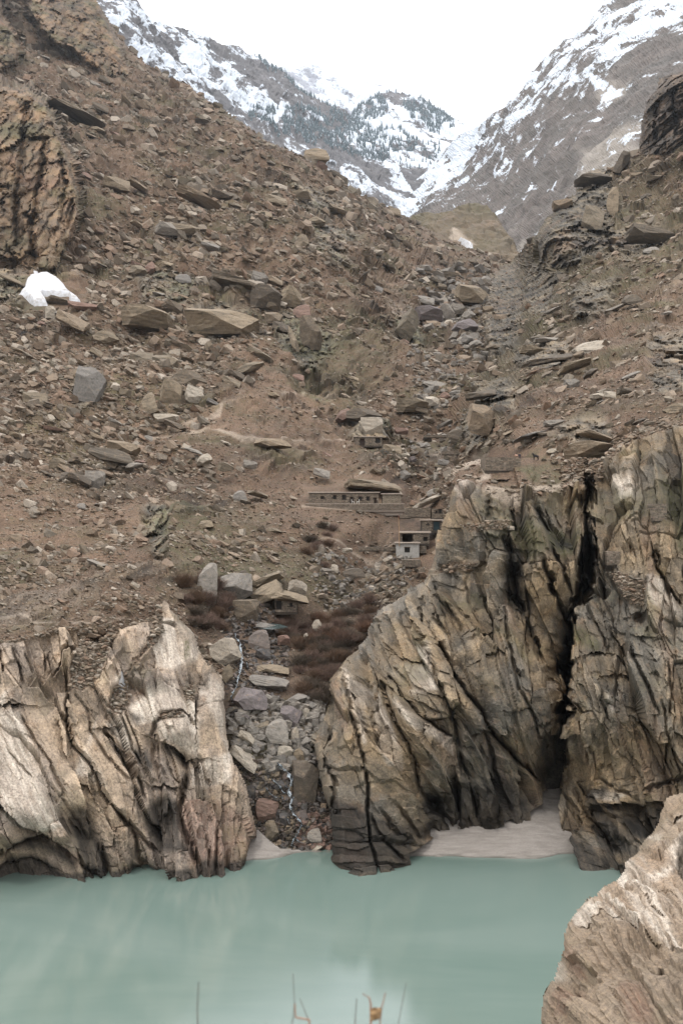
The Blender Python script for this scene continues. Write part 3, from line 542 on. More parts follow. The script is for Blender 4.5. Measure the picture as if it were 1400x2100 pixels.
RFEAT = [('crack', z6((600, 180), (610, 300), (660, 400), (700, 540), (740, 660), (780, 760), (810, 860)), 6, 2.4), ('stepR', z6((700, 380), (760, 500), (830, 600), (900, 690), (950, 790), (1050, 900), (1130, 990), (1210, 1080)), 26, 3.4), ('crack', z6((700, 380), (760, 500), (830, 600), (900, 690), (950, 790), (1050, 900), (1130, 990), (1210, 1080)), 7, 3.0),
    ('stepR', z6((470, 540), (530, 640), (600, 730), (700, 810), (780, 880), (820, 930)), 22, 2.6), ('crack', z6((470, 540), (530, 640), (600, 730), (700, 810), (780, 880)), 4, 1.5), ('crack', z6((820, 930), (820, 1000), (860, 1080)), 4, 1.6), ('crack', z6((430, 560), (470, 700), (520, 830), (560, 950), (600, 1080), (680, 1200)), 5, 1.8), ('stepR', z6((430, 560), (470, 700), (520, 830), (560, 950), (600, 1080)), 16, 1.3),
    ('crack', z6((250, 560), (280, 700), (310, 900), (320, 1000), (320, 1150), (350, 1350), (400, 1490), (405, 1560)), 5, 2.6), ('crack', z6((360, 620), (370, 800), (410, 950)), 4, 1.5), ('crack', z6((130, 760), (90, 900), (150, 1080), (140, 1280)), 5, 2.0), ('crack', z6((920, 750), (980, 900), (1010, 1040), (1060, 1160), (1090, 1240)), 5, 2.2),
    ('crack', z6((780, 1020), (800, 1150), (790, 1285)), 9, 4.0), ('crack', z6((880, 1100), (910, 1260)), 5, 2.5), ('crack', z6((970, 1040), (985, 1260)), 8, 3.5), ('crack', z6((650, 1130), (700, 1210), (760, 1280)), 9, 3.0), ('bowl', z6((690, 1160)), 16, 3.0), ('bowl', z6((650, 1310)), 14, 4.0), ('crack', z6((1050, 170), (1040, 400), (1060, 450), (1100, 600), (1180, 720), (1240, 860), (1270, 980)), 5, 1.8),
    ('stepR', z6((1060, 50), (1110, 180), (1180, 310), (1240, 450), (1300, 530)), 18, 2.0), ('crack', z6((1060, 50), (1110, 180), (1180, 310), (1240, 450)), 8, 2.8), ('bowl', z6((1075, 130)), 22, 3.5), ('crack', z6((1260, 0), (1300, 130), (1340, 260)), 8, 3.0),
    ('crack', z6((1350, 250), (1330, 400), (1340, 600), (1330, 850), (1320, 1000), (1290, 1090)), 9, 14), ('stepL', z6((1365, 250), (1345, 400), (1350, 600), (1342, 850), (1335, 1000), (1300, 1110)), 30, 9), ('stepL', z6((1350, 600), (1335, 850), (1320, 1000)), 14, 3), ('bowl', z6((1270, 1040)), 22, 7), ('stepL', z6((690, 388), (770, 362)), 9, -2.2), ('stepL', z6((860, 325), (980, 275)), 10, 2.2), ('stepL', z6((880, 490), (960, 465), (1040, 425)), 8, 1.4), ('stepL', z6((1130, 600), (1220, 560), (1295, 545)), 14, -2.0),
    ('stepL', z6((1190, 775), (1240, 760), (1300, 730)), 8, 1.8), ('stepL', z6((480, 420), (560, 440), (640, 430)), 10, 1.8), ('stepL', z6((360, 620), (430, 625)), 7, 1.4), ('stepL', z6((620, 600), (700, 600), (760, 500)), 10, 1.0), ('crack', z6((350, 1200), (400, 1300), (480, 1400), (530, 1460)), 5, 1.8), ('crack', z6((400, 1180), (470, 1280), (560, 1380)), 5, 1.5), ('crack', z6((460, 1160), (560, 1290), (600, 1360)), 5, 1.5),
    ('stepL', z6((790, 880), (860, 860), (940, 830)), 8, 1.6), ('stepL', z6((660, 1080), (760, 1085)), 10, 2.0), ('stepL', z6((600, 650), (700, 700)), 8, 1.4), ('crack', z6((610, 180), (640, 270)), 8, 2.5), ('crack', z6((680, 160), (700, 260), (760, 350)), 5, 1.6), ('crack', z6((720, 60), (760, 180), (820, 330)), 4, 1.8),
    ('crack', z7((600, 100), (640, 210), (600, 420), (615, 700), (600, 980), (520, 1200), (450, 1330), (430, 1500), (420, 1800), (420, 2050)), 7, 12), ('stepL', z7((650, 60), (680, 210), (650, 420), (665, 700), (655, 980), (560, 1200), (475, 1330), (450, 1500), (440, 1800)), 24, 9), ('crack', z7((620, 640), (625, 800), (610, 960)), 15, 14), ('bowl', z7((560, 330)), 15, 6), ('stepL', z7((560, 240), (560, 500)), 8, 2), ('crack', z7((0, 290), (40, 480), (0, 560), (-20, 700)), 5, 3.2), ('bowl', z7((-20, 900)), 20, 3.5), ('crack', z7((-60, 560), (-20, 800), (0, 1150), (60, 1350)), 9, 3.5),
    ('crack', z7((240, 780), (300, 900), (340, 1050), (400, 1200), (430, 1320)), 8, 4.0), ('crack', z7((320, 650), (350, 760), (430, 900), (480, 1050), (500, 1200)), 6, 3.0), ('stepR', z7((640, 430), (645, 560), (680, 700), (700, 1000)), 24, -2.5), ('crack', z7((880, 330), (920, 480), (950, 590)), 3, 1.4), ('crack', z7((1170, 700), (1190, 900), (1320, 1120), (1400, 1230)), 7, 3.0), ('stepR', z7((1190, 900), (1320, 1120), (1400, 1230)), 30, 3.5),
    ('crack', z7((950, 640), (1000, 800)), 6, 2.8), ('bowl', z7((1030, 1250)), 11, 3.2), ('stepL', z7((980, 1200), (1080, 1200)), 9, 2.5), ('stepL', z7((1000, 1472), (1120, 1472)), 10, 2.2), ('crack', z7((1105, 1350), (1115, 1470)), 5, 1.8), ('crack', z7((590, 1120), (640, 1280), (720, 1400), (740, 1530)), 4, 1.8), ('crack', z7((730, 1250), (800, 1400), (860, 1600)), 4, 1.5), ('stepR', z7((475, 1320), (480, 1500), (520, 1750), (600, 1900), (640, 2100)), 20, -2.0),
    ('stepL', z7((600, 1540), (730, 1500)), 10, 2.6), ('stepL', z7((870, 1640), (980, 1640)), 12, 2.6), ('stepL', z7((720, 1700), (800, 1650)), 10, 2.0), ('crack', z7((940, 1500), (1000, 1680), (1080, 1850), (1150, 2050)), 5, 2.0), ('stepL', z7((740, 1860), (860, 1850)), 14, -1.8), ('crack', z7((740, 1860), (760, 2000), (800, 2150)), 4, 1.6), ('crack', z7((1270, 1650), (1290, 1900), (1260, 2100)), 4, 1.5),
    ('crack', z7((200, 320), (230, 420), (330, 560)), 7, 2.4), ('crack', z7((270, 350), (340, 520)), 4, 1.4), ('crack', z7((360, 340), (420, 520)), 4, 1.4), ('crack', z7((450, 340), (500, 520)), 4, 1.4), ('stepL', z7((0, 230), (220, 240), (460, 200)), 10, -1.5), ('stepL', z7((-220, 110), (-60, 130), (0, 110)), 12, 1.8), ('crack', z7((-100, 560), (-60, 800)), 3, 1.5),
    ('stepL', z8((680, 235), (800, 212), (950, 200), (1110, 195), (1300, 190)), 26, 4.2), ('crack', z8((230, 50), (330, 200), (430, 450), (560, 640)), 4, 1.5), ('crack', z8((330, 50), (440, 250), (560, 400), (740, 650)), 6, 2.4), ('bowl', z8((600, 330)), 16, 2.8), ('bowl', z8((950, 320)), 30, 3.5), ('crack', z8((560, 380), (700, 560), (780, 700)), 8, 3), ('ridge', z8((740, 560), (840, 450)), 14, 3.0),
    ('stepR', z8((380, 0), (440, 120), (640, 230)), 14, 1.8), ('crack', [(1165, 1420), (1180, 1480), (1240, 1590), (1300, 1640)], 4, 1.3), ('crack', [(1320, 1640), (1345, 1610), (1400, 1590)], 5, 2.2), ('crack', [(1350, 1440), (1370, 1530), (1350, 1590)], 4, 1.5), ('crack', [(1000, 1010), (1003, 1070)], 9, 3.5), ('crack', [(870, 1250), (845, 1330)], 3, 1), ('crack', [(790, 1290), (830, 1400)], 3, 1.1), ('ridge', [(905, 1180), (880, 1170), (870, 1200)], 7, 1.5)]
def right_disp(s):
    x, y, p = s.X.astype(np.float32), s.Y.astype(np.float32), s.pos
    w1 = fbm(p, 9, 3, off=25); w2 = fbm(p, 9, 3, off=43); m = .075
    lean = np.interp(x, [640, 720, 800, 900, 1000, 1160, 1230, 1400], [-.12, .12, .32, .45, .36, .22, .28, .22]) * np.interp(y, [1000, 1250, 1500, 1800], [.55, .8, 1.1, 1.1])
    a = (x - lean * (y - 1400)) * m + w1 * .5; b = y * m
    rim = np.interp(x, [900, 925, 1000, 1060, 1150, 1200, 1250, 1300, 1400, 1550], [1000, 1000, 1003, 1012, 1010, 1000, 960, 905, 885, 870])
    top = smooth(6, -10, y - rim + w1 * 12)
    top = np.maximum(top, mask(x, y, [[(935, 1075), (1050, 1060), (1048, 1082), (965, 1092)], [(870, 1185), (930, 1150), (985, 1150), (960, 1172), (880, 1182)], z7((760, 830), (900, 880), (1100, 1000), (1080, 1180), (960, 1150), (800, 950))], 5, w1 * 8) * .8)
    v1, e1, r1 = facets(a + w2 * .5, b + w1 * 2.5, 5.4, 18, 8, 1.0); v2, e2, r2 = facets(a + w2 * .2, b + w1 * 1.2, 2.1, 8.0, 57, 1.0); v3, e3, r3 = facets(a + w1 * .3, b + w2 * .3, 1.4, 1.8, 19, 1.1)
    low = smooth(1650, 1780, y); slab = mask(x, y, [z6((640, 480), (1100, 480), (1280, 980), (1180, 1050), (900, 690)), z6((520, 640), (660, 400), (780, 860), (700, 810))], 16)
    rg = (1 - .85 * top) * (1 - .35 * slab)
    nrm = rg * (v1 * 3.0 + v2 * 1.25 + v3 * .5 - .7 * np.clip(1 - e1 / .03, 0, 1) - .35 * np.clip(1 - e2 / .05, 0, 1) * smooth(-.1, .2, w1))
    ab = np.stack([a, b * .14, 0 * a], 1)
    nrm += (1 - top) * (fbm(ab, 2.6, 3, .6) * .3 + fbm(ab, .7, 3, .6) * .16) + w1 * 1.2 * (1 - top * .7) + fbm(p, 2.4, 3, .6) * .3
    w3 = fbm(p, 1.8, 2, off=71); nrm *= .25 + .75 * smooth(0, 34, s.sd); rec = feats(x, y, RFEAT, (w1 * 5 + w3 * 4 + v2 * 7 + v3 * 4, w2 * 5 + v2 * 5))
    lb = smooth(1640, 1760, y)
    pale = mask(x, y, [[(925, 985), (1000, 985), (1000, 1003), (940, 1010)], z6((690, 0), (800, 0), (800, 40), (700, 50)), z6((360, 640), (430, 640), (520, 1000), (420, 1000)), z6((1140, 600), (1290, 550), (1300, 580), (1180, 620)), z8((560, 80), (800, 130), (760, 190), (500, 130)), z7((900, 960), (1200, 1000), (1400, 1280), (1100, 1200)), z6((250, 540), (340, 600), (330, 900), (290, 700)), z6((560, 480), (680, 440), (700, 560), (560, 620)), z7((740, 1860), (860, 1850), (900, 2050), (780, 2080)), z7((850, 200), (1000, 180), (1120, 300), (900, 340)), z6((470, 640), (800, 880), (780, 940), (560, 760))], 7, w1 * 16)
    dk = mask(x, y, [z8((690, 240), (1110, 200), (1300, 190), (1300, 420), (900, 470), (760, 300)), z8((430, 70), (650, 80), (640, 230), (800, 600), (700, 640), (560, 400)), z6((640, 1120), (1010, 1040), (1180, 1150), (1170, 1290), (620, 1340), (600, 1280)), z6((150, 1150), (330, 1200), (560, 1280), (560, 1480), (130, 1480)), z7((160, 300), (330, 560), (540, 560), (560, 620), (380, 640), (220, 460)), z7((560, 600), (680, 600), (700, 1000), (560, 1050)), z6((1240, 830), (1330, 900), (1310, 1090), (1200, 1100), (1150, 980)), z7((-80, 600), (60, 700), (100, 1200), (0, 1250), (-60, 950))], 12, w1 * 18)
    mo = mask(x, y, [z7((200, 380), (330, 500), (540, 500), (600, 640), (420, 760), (300, 620)), z7((1250, 150), (1600, 100), (1600, 900), (1350, 700), (1280, 400)), z7((-20, 450), (150, 500), (300, 700), (150, 800), (0, 650)), z7((470, 1320), (720, 1420), (700, 1560), (480, 1450)), [(1060, 965), (1140, 945), (1180, 985), (1090, 1000)]], 9, w1 * 14)
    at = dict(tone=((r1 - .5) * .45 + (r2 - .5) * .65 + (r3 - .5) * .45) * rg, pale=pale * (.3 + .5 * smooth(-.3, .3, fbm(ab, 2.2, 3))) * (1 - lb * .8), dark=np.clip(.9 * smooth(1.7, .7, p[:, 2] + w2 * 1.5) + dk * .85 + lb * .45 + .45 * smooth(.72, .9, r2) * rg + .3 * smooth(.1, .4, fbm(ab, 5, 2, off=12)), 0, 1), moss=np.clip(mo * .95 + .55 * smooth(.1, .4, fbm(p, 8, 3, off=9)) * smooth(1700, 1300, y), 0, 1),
        soil=top, red=np.clip(mask(x, y, [z6((150, 1150), (320, 1180), (330, 1480), (150, 1480))], 12) * .5 + .3 * smooth(.15, .4, fbm(ab, 3, 2, off=66)), 0, 1), path=lines(x, y, [[(925, 965), (985, 942), (1000, 975), (980, 985)], [(1000, 1000), (1060, 1008), (1130, 1000), (1180, 985)]], 9, w1 * 4) * .7)
    return rec, nrm, at, dict(str=np.stack([a, b, 0 * a], 1))
right = make_sheet(RPOLY, 2.0, RCL, right_disp, None, RFREE, 24, 7)
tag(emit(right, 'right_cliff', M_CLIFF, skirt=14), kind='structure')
# ------------------------------------------------------------------ river, sand
def water_mat():
    m, nt, b = newmat('glacial_water'); n = NB(nt); g = n.geo()
    big = n.noise(n.scale(g, (.012, .035, 1)), 1, 5, .6, 1.2)
    c = n.mix(n.rng(big, .35, .65), (.108, .152, .130), (.138, .180, .157))
    nt.links.new(c, b.inputs['Base Color']); b.inputs['Roughness'].default_value = .035; b.inputs['IOR'].default_value = 1.55; b.inputs['Specular IOR Level'].default_value = .5
    h = n.math('ADD', n.noise(n.scale(g, (1.3, 2.4, 1)), 1, 5, .7, .4), n.math('MULTIPLY', n.noise(n.scale(g, (.10, .22, 1)), 1, 3, .5, .9), .35))
    h = n.math('ADD', h, n.math('MULTIPLY', n.noise(n.scale(g, (3.5, 6.0, 1)), 1, 3, .6), .9))
    n.bump(h, .05, .10, b)
    return m
o = mesh_np('river', [(-900, -60, 0), (900, -60, 0), (900, 300, 0), (-900, 300, 0)], [(0, 1, 2, 3)], water_mat()); tag(o, kind='structure')

def sand_mat():
    m, nt, b = newmat('river_sand'); n = NB(nt); g = n.geo()
    s = n.noise(n.scale(g, (.25, 1.2, 3.0)), 1, 4, .6, .5); f = n.noise(g, 6, 3, .7)
    base = n.mix(n.rng(s, .3, .7), (.175, .155, .135), (.25, .225, .20)); z = n.new('ShaderNodeSeparateXYZ'); n.lk(g, z.inputs[0])
    base = n.mix(n.rng(n.math('ADD', z.outputs['Z'], n.math('MULTIPLY', s, .6)), .55, .25), base, (.09, .085, .07))      # wet edge
    base = n.mix(1.0, base, n.ramp(f, [(.3, (.8, .8, .8)), (.7, (1.15, 1.15, 1.15))]), 'MULTIPLY')
    nt.links.new(base, b.inputs['Base Color']); b.inputs['Roughness'].default_value = .8; n.bump(n.math('ADD', s, n.math('MULTIPLY', f, .3)), .6, .2, b)
    return m
M_SAND = sand_mat()
def sand_disp(s):
    p = s.pos; n = fbm(p * np.array([1, 1, .3]), 5, 3) * .45 + fbm(p * np.array([.3, 1, 2]), 1.6, 2) * .14
    return 0 * n, n, {}, {}
BCH = TPS([(a, b, wD(b, z)) for a, b, z in ((840, 1758, 0), (1000, 1760, 0), (1160, 1752, 0), (890, 1700, 2.2), (1000, 1692, 2.6), (1100, 1670, 3.4), (1125, 1630, 4.4), (1170, 1620, 4.6), (1150, 1700, 2.2), (860, 1730, 1.0), (1000, 1800, -1.6), (1160, 1800, -1.8), (800, 1740, .6), (800, 1800, -1.6))])
bch = make_sheet([(800, 1790), (820, 1700), (880, 1670), (1060, 1650), (1080, 1600), (1180, 1595), (1200, 1700), (1195, 1790)], 3, BCH, sand_disp, None)
tag(emit(bch, 'sand_beach', M_SAND), kind='structure')
# dark back wall of the cleft behind the beach
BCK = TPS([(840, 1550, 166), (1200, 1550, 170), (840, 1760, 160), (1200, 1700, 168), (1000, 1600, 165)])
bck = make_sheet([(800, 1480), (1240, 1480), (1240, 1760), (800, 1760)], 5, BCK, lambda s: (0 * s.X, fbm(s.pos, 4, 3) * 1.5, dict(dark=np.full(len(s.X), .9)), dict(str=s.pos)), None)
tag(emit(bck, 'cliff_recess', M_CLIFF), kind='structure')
SBK = TPS([(a, b, wD(b, z)) for a, b, z in ((515, 1765, 0), (560, 1760, 0), (600, 1752, 0), (660, 1748, 0), (520, 1700, 2.6), (545, 1725, 1.5), (560, 1740, .9), (620, 1735, .5), (600, 1790, -1.5))])
sbk = make_sheet([(495, 1790), (500, 1690), (530, 1700), (552, 1722), (575, 1738), (620, 1742), (680, 1745), (680, 1790)], 2, SBK, lambda s: (0 * s.X, fbm(s.pos, 3, 3) * .25, {}, {}), None)
tag(emit(sbk, 'sand_bank', M_SAND), kind='structure')

# ------------------------------------------------------------------ snow mountains
def mount_mat(name, rock, rock2, trees=False):
    m, nt, b = newmat(name); n = NB(nt); g = n.geo(); sn = n.attr('snow')
    f1 = n.noise(g, .012, 5, .7, .4); f2 = n.noise(g, .06, 5, .75); f3 = n.noise(n.attr('str', True), 1.0, 5, .7, .3)
    base = n.mix(n.rng(f1, .38, .62), rock, rock2)
    base = n.mix(n.rng(f2, .48, .3), base, tuple(c * .4 for c in rock)); base = n.mix(n.math('MULTIPLY', n.rng(f3, .5, .72), .5), base, tuple(min(.6, c * 1.9) for c in rock))
    base = n.mix(n.attr('pale'), base, (.27, .24, .205))
    t = n.math('ADD', sn, n.math('MULTIPLY', n.math('ADD', n.math('SUBTRACT', f2, .5), n.math('MULTIPLY', n.math('SUBTRACT', f3, .5), 1.3)), 1.1))
    base = n.mix(n.rng(t, .44, .56), base, (.54, .58, .63))
    nt.links.new(base, b.inputs['Base Color']); b.inputs['Roughness'].default_value = .9; n.bump(f2, .8, 6, b)
    return m
M_MT_BROWN = mount_mat('brown_mountain_rock', (.125, .105, .092), (.10, .09, .08)); M_MT_SNOW = mount_mat('snowy_mountain_rock', (.125, .118, .118), (.095, .092, .096)); M_MT_FAR = mount_mat('far_mountain_rock', (.32, .33, .36), (.28, .29, .33))
def mount_disp(amp, sc, snow, streak, facet=1.0, palef=None):
    def f(s):
        x, y, p = s.X.astype(np.float32), s.Y.astype(np.float32), s.pos; m = s.D / F
        w = fbm(p, sc * 1.2, 3, off=3)
        cs, sn_ = math.cos(streak), math.sin(streak)
        u = (x * cs + y * sn_) * m; v = (-x * sn_ + y * cs) * m
        n = fbm(p, sc, 5, .55, ridged=True) * amp + fbm(np.stack([u * .25, v, 0 * v], 1), sc * .5, 4, .6, ridged=True) * amp * .55
        vv, e, r = facets(u + w * sc * .3, v + w * sc * .3, sc * .30, sc * .12, 31); v2, e2, r2 = facets(u, v, sc * .09, sc * .045, 53)
        n = n + facet * amp * (vv * .22 + v2 * .07)
        n *= smooth(0, 10, s.sd) * .8 + .2
        s0 = snow(x, y) + .55 * vv * .5 + .5 * fbm(np.stack([u * .3, v, 0 * v], 1), sc * .35, 4, .65) + .25 * fbm(p, sc * .6, 3, off=50)
        return 0 * n, n, dict(snow=np.clip(s0, 0, 1), pale=(palef(x, y, w) if palef else 0 * x)), dict(str=np.stack([u / sc * 3, v / sc * 9, 0 * v], 1))
    return f
# far white peaks
MT4 = TPS([(560, 150, 5200), (640, 135, 5200), (800, 180, 5400), (560, 300, 4600), (850, 300, 4700), (700, 230, 4900)])
mt4 = make_sheet([(540, 140), (575, 148), (597, 146), (622, 141), (640, 137), (655, 143), (672, 152), (690, 172), (712, 184), (730, 174), (745, 168), (758, 178), (780, 186), (805, 200), (850, 230), (850, 330), (540, 330)], 3, MT4, mount_disp(60, 500, lambda x, y: .72 + 0 * x, .5), None)
tag(emit(mt4, 'far_snow_peaks', M_MT_FAR, skirt=300), kind='structure')
# forested middle peak
MT3 = TPS([(a, b, d * 1.5) for a, b, d in [(690, 280, 2900), (800, 195, 3100), (960, 268, 2800), (560, 420, 1900), (830, 445, 1800), (1000, 420, 1900), (700, 350, 2400), (900, 350, 2350)]])
s3 = lambda x, y: .64 - .30 * smooth(330, 420, y) * smooth(560, 700, y + 0 * x) - .25 * mask(x, y, [[(720, 248), (770, 212), (800, 196), (830, 203), (812, 235), (795, 255), (765, 245)], [(800, 320), (900, 300), (880, 340), (820, 345)]], 8) - .12 * smooth(310, 360, y)
mt3 = make_sheet([(640, 290), (690, 262), (718, 248), (742, 228), (764, 212), (786, 199), (801, 195), (818, 198), (838, 206), (862, 217), (885, 228), (905, 240), (930, 254), (958, 268), (1000, 290), (1060, 320), (1060, 470), (560, 470), (560, 330)], 2.2, MT3, mount_disp(38, 260, s3, .6), None)
tag(emit(mt3, 'forested_snow_mountain', M_MT_SNOW, skirt=200), kind='structure')
# left snow ridge
MT2 = TPS([(a, b, d * 1.5) for a, b, d in [(280, 20, 2000), (420, 85, 2100), (600, 190, 2300), (720, 250, 2500), (300, 160, 1700), (500, 300, 1700), (650, 350, 1800), (780, 420, 1800)]])
s2 = lambda x, y: .48 + .14 * fbm(np.stack([x, y, 0 * x], 1), 60, 2) - .34 * mask(x, y, [[(480, 140), (560, 150), (640, 212), (710, 240), (725, 262), (690, 262), (600, 240), (520, 190)]], 10) + .25 * mask(x, y, [[(350, 105), (400, 130), (430, 180), (520, 225), (560, 228), (500, 240), (380, 170)], [(560, 232), (575, 232), (552, 282), (535, 282)]], 6) - .15 * smooth(240, 260, y) * smooth(650, 600, x)
mt2 = make_sheet([(250, 0), (300, 38), (322, 52), (345, 52), (372, 64), (400, 78), (425, 86), (455, 95), (478, 104), (505, 115), (530, 124), (552, 142), (575, 158), (598, 176), (612, 194), (636, 205), (660, 214), (690, 226), (706, 238), (722, 252), (760, 290), (800, 330), (860, 440), (840, 470), (400, 470), (250, 200)], 2.2, MT2, mount_disp(34, 220, s2, .45), None)
tag(emit(mt2, 'left_snow_ridge', M_MT_SNOW, skirt=200), kind='structure')
MT1 = TPS([(a, b, d * 1.9) for a, b, d in [(200, -20, 1100), (275, 0, 1150), (350, 100, 1150), (400, 170, 1150), (250, 120, 950), (380, 200, 1050)]])
s1 = lambda x, y: .48 + .22 * mask(x, y, [[(305, 118), (350, 128), (400, 160), (415, 190), (360, 165)]], 6) - .16 * mask(x, y, [[(265, 55), (330, 70), (372, 130), (340, 120)]], 8)
mt1 = make_sheet([(150, -140), (262, -60), (268, -10), (280, 12), (295, 30), (310, 48), (318, 62), (330, 72), (345, 84), (352, 100), (362, 118), (368, 132), (385, 150), (402, 168), (430, 200), (470, 240), (300, 260), (150, 100)], 2.2, MT1, mount_disp(18, 110, s1, .5), None)
tag(emit(mt1, 'near_snow_spur', M_MT_SNOW, skirt=80), kind='structure')
# brown mountain on the right
MTR = TPS([(a, b, d * 1.8) for a, b, d in [(1240, 0, 1500), (1450, -50, 1300), (1100, 150, 1500), (1000, 250, 1600), (850, 420, 1600), (1060, 510, 900), (1300, 320, 800), (1100, 400, 1000), (1450, 200, 850), (900, 470, 1200), (1200, 200, 1150), (980, 380, 1350)]])
sR = lambda x, y: np.clip(.27 + .24 * mask(x, y, [[(1230, -60), (1500, -60), (1460, 70), (1330, 120), (1180, 190), (1020, 290), (880, 440), (780, 460), (960, 262), (1100, 150)]], 22) - .02 + .28 * mask(x, y, [[(800, 470), (780, 400), (950, 270), (1000, 290), (930, 390), (860, 440)]], 22) + .35 * mask(x, y, [[(985, 350), (1040, 300), (1042, 312), (1000, 345)], [(1215, 165), (1245, 175), (1290, 215), (1240, 220)], [(1260, 95), (1400, 30), (1400, 60), (1240, 120)], [(1040, 255), (1090, 230), (1085, 250)]], 6), 0, .9) - .10 * smooth(330, 420, y) * smooth(950, 1000, x)
mtR = make_sheet([(780, 420), (830, 395), (880, 345), (930, 290), (962, 268), (990, 255), (1012, 240), (1030, 222), (1046, 212), (1062, 200), (1075, 186), (1088, 168), (1094, 150), (1108, 134), (1120, 128), (1128, 112), (1146, 96), (1158, 84), (1175, 78), (1190, 62), (1205, 54), (1216, 34), (1232, 18), (1244, 0), (1270, -40), (1330, -120), (1600, -160), (1600, 420), (1100, 620), (1000, 600), (840, 520), (790, 470)], 2.8, MTR,
    mount_disp(20, 130, sR, -.75, .3, palef=lambda x, y, w: .8 * mask(x, y, [[(1060, 500), (1100, 450), (1180, 400), (1220, 330), (1310, 290), (1320, 340), (1180, 400), (1110, 460), (1080, 515)], [(1190, 320), (1250, 290), (1310, 290), (1300, 330), (1220, 345)], [(1240, 200), (1290, 200), (1290, 225), (1240, 225)]], 12, w * 60)), None)
tag(emit(mtR, 'brown_mountain', M_MT_BROWN, skirt=60), kind='structure')
MH = TPS([(930, 415, 1560), (1030, 440, 1520), (1060, 530, 1400), (850, 445, 1560), (950, 500, 1450)])
mh = make_sheet([(830, 450), (860, 436), (890, 440), (925, 432), (950, 418), (975, 414), (1000, 424), (1022, 448), (1040, 478), (1058, 505), (1075, 540), (1040, 580), (850, 560), (820, 480)], 2.2, MH, lambda s: (0 * s.X, (fbm(s.pos, 70, 4, .6, True) * 12 + facets(s.X, s.Y, 30, 14, 3)[0] * 3) * smooth(0, 8, s.sd), dict(soil=np.full(len(s.X), .5), moss=np.clip(.5 + fbm(s.pos, 60, 3), 0, 1), path=mask(s.X, s.Y, [[(930, 478), (975, 510), (965, 518), (920, 498)]], 4) * .9), dict(str=s.pos * .2)), None)
tag(emit(mh, 'middle_spur', M_HILL, skirt=60), kind='structure')

# conifers on the far slopes
def conifers():
    rs = np.random.RandomState(4); V = []; Fc = []; n0 = 0
    reg = [([(500, 236), (545, 234), (560, 240), (545, 275), (600, 300), (560, 300), (505, 262)], mt2, 260), ([(578, 236), (640, 238), (700, 250), (735, 275), (800, 345), (760, 350), (690, 330), (600, 300), (560, 285)], mt2, 1500),
        ([(720, 250), (765, 212), (800, 197), (790, 212), (800, 255), (780, 262), (740, 262)], mt3, 320), ([(815, 232), (870, 222), (905, 240), (958, 268), (930, 278), (880, 285), (850, 262)], mt3, 520),
        ([(700, 262), (800, 275), (850, 300), (860, 340), (790, 330), (700, 300)], mt3, 420), ([(480, 105), (555, 142), (612, 192), (720, 250), (715, 262), (600, 200), (500, 125)], mt2, 260), ([(790, 196), (860, 214), (958, 266), (950, 270), (840, 212)], mt3, 60), ([(800, 330), (900, 300), (900, 380), (820, 360)], mt3, 70)]
    for poly, sh, cnt in reg:
        xs = [p[0] for p in poly]; ys = [p[1] for p in poly]; c = 0
        while c < cnt:
            x = rs.uniform(min(xs), max(xs), 400); y = rs.uniform(min(ys), max(ys), 400)
            ok = inside(x, y, poly); x = x[ok]; y = y[ok]
            cl = fbm(np.stack([x, y, 0 * x], 1), 22, 2, off=4) > -.12; x = x[cl]; y = y[cl]
            for a, b in zip(x, y):
                if c >= cnt: break
                c += 1; q = at_px(sh, a, b); D = math.hypot(q[0], q[1]); h = rs.uniform(7, 15) * D / F * .9; r = h * rs.uniform(.16, .24)
                for z0, z1, rr in ((-.1, .6, 1), (.3, 1, .68)):
                    k = len(V); an = rs.rand() * 6
                    for t in range(5): V.append((q[0] + math.cos(an + t * 1.257) * r * rr, q[1] + math.sin(an + t * 1.257) * r * rr, q[2] + z0 * h))
                    V.append((q[0], q[1], q[2] + z1 * h)); Fc += [(k + t, k + (t + 1) % 5, k + 5) for t in range(5)]
    m, nt, b = newmat('snow_dusted_conifer'); n = NB(nt); g = n.geo(); f = n.noise(g, .12, 3, .7)
    nt.links.new(n.mix(n.rng(f, .52, .7), (.055, .08, .09), (.36, .42, .46)), b.inputs['Base Color'])
    tag(mesh_np('conifer_forest', V, Fc, m), kind='stuff')
conifers()

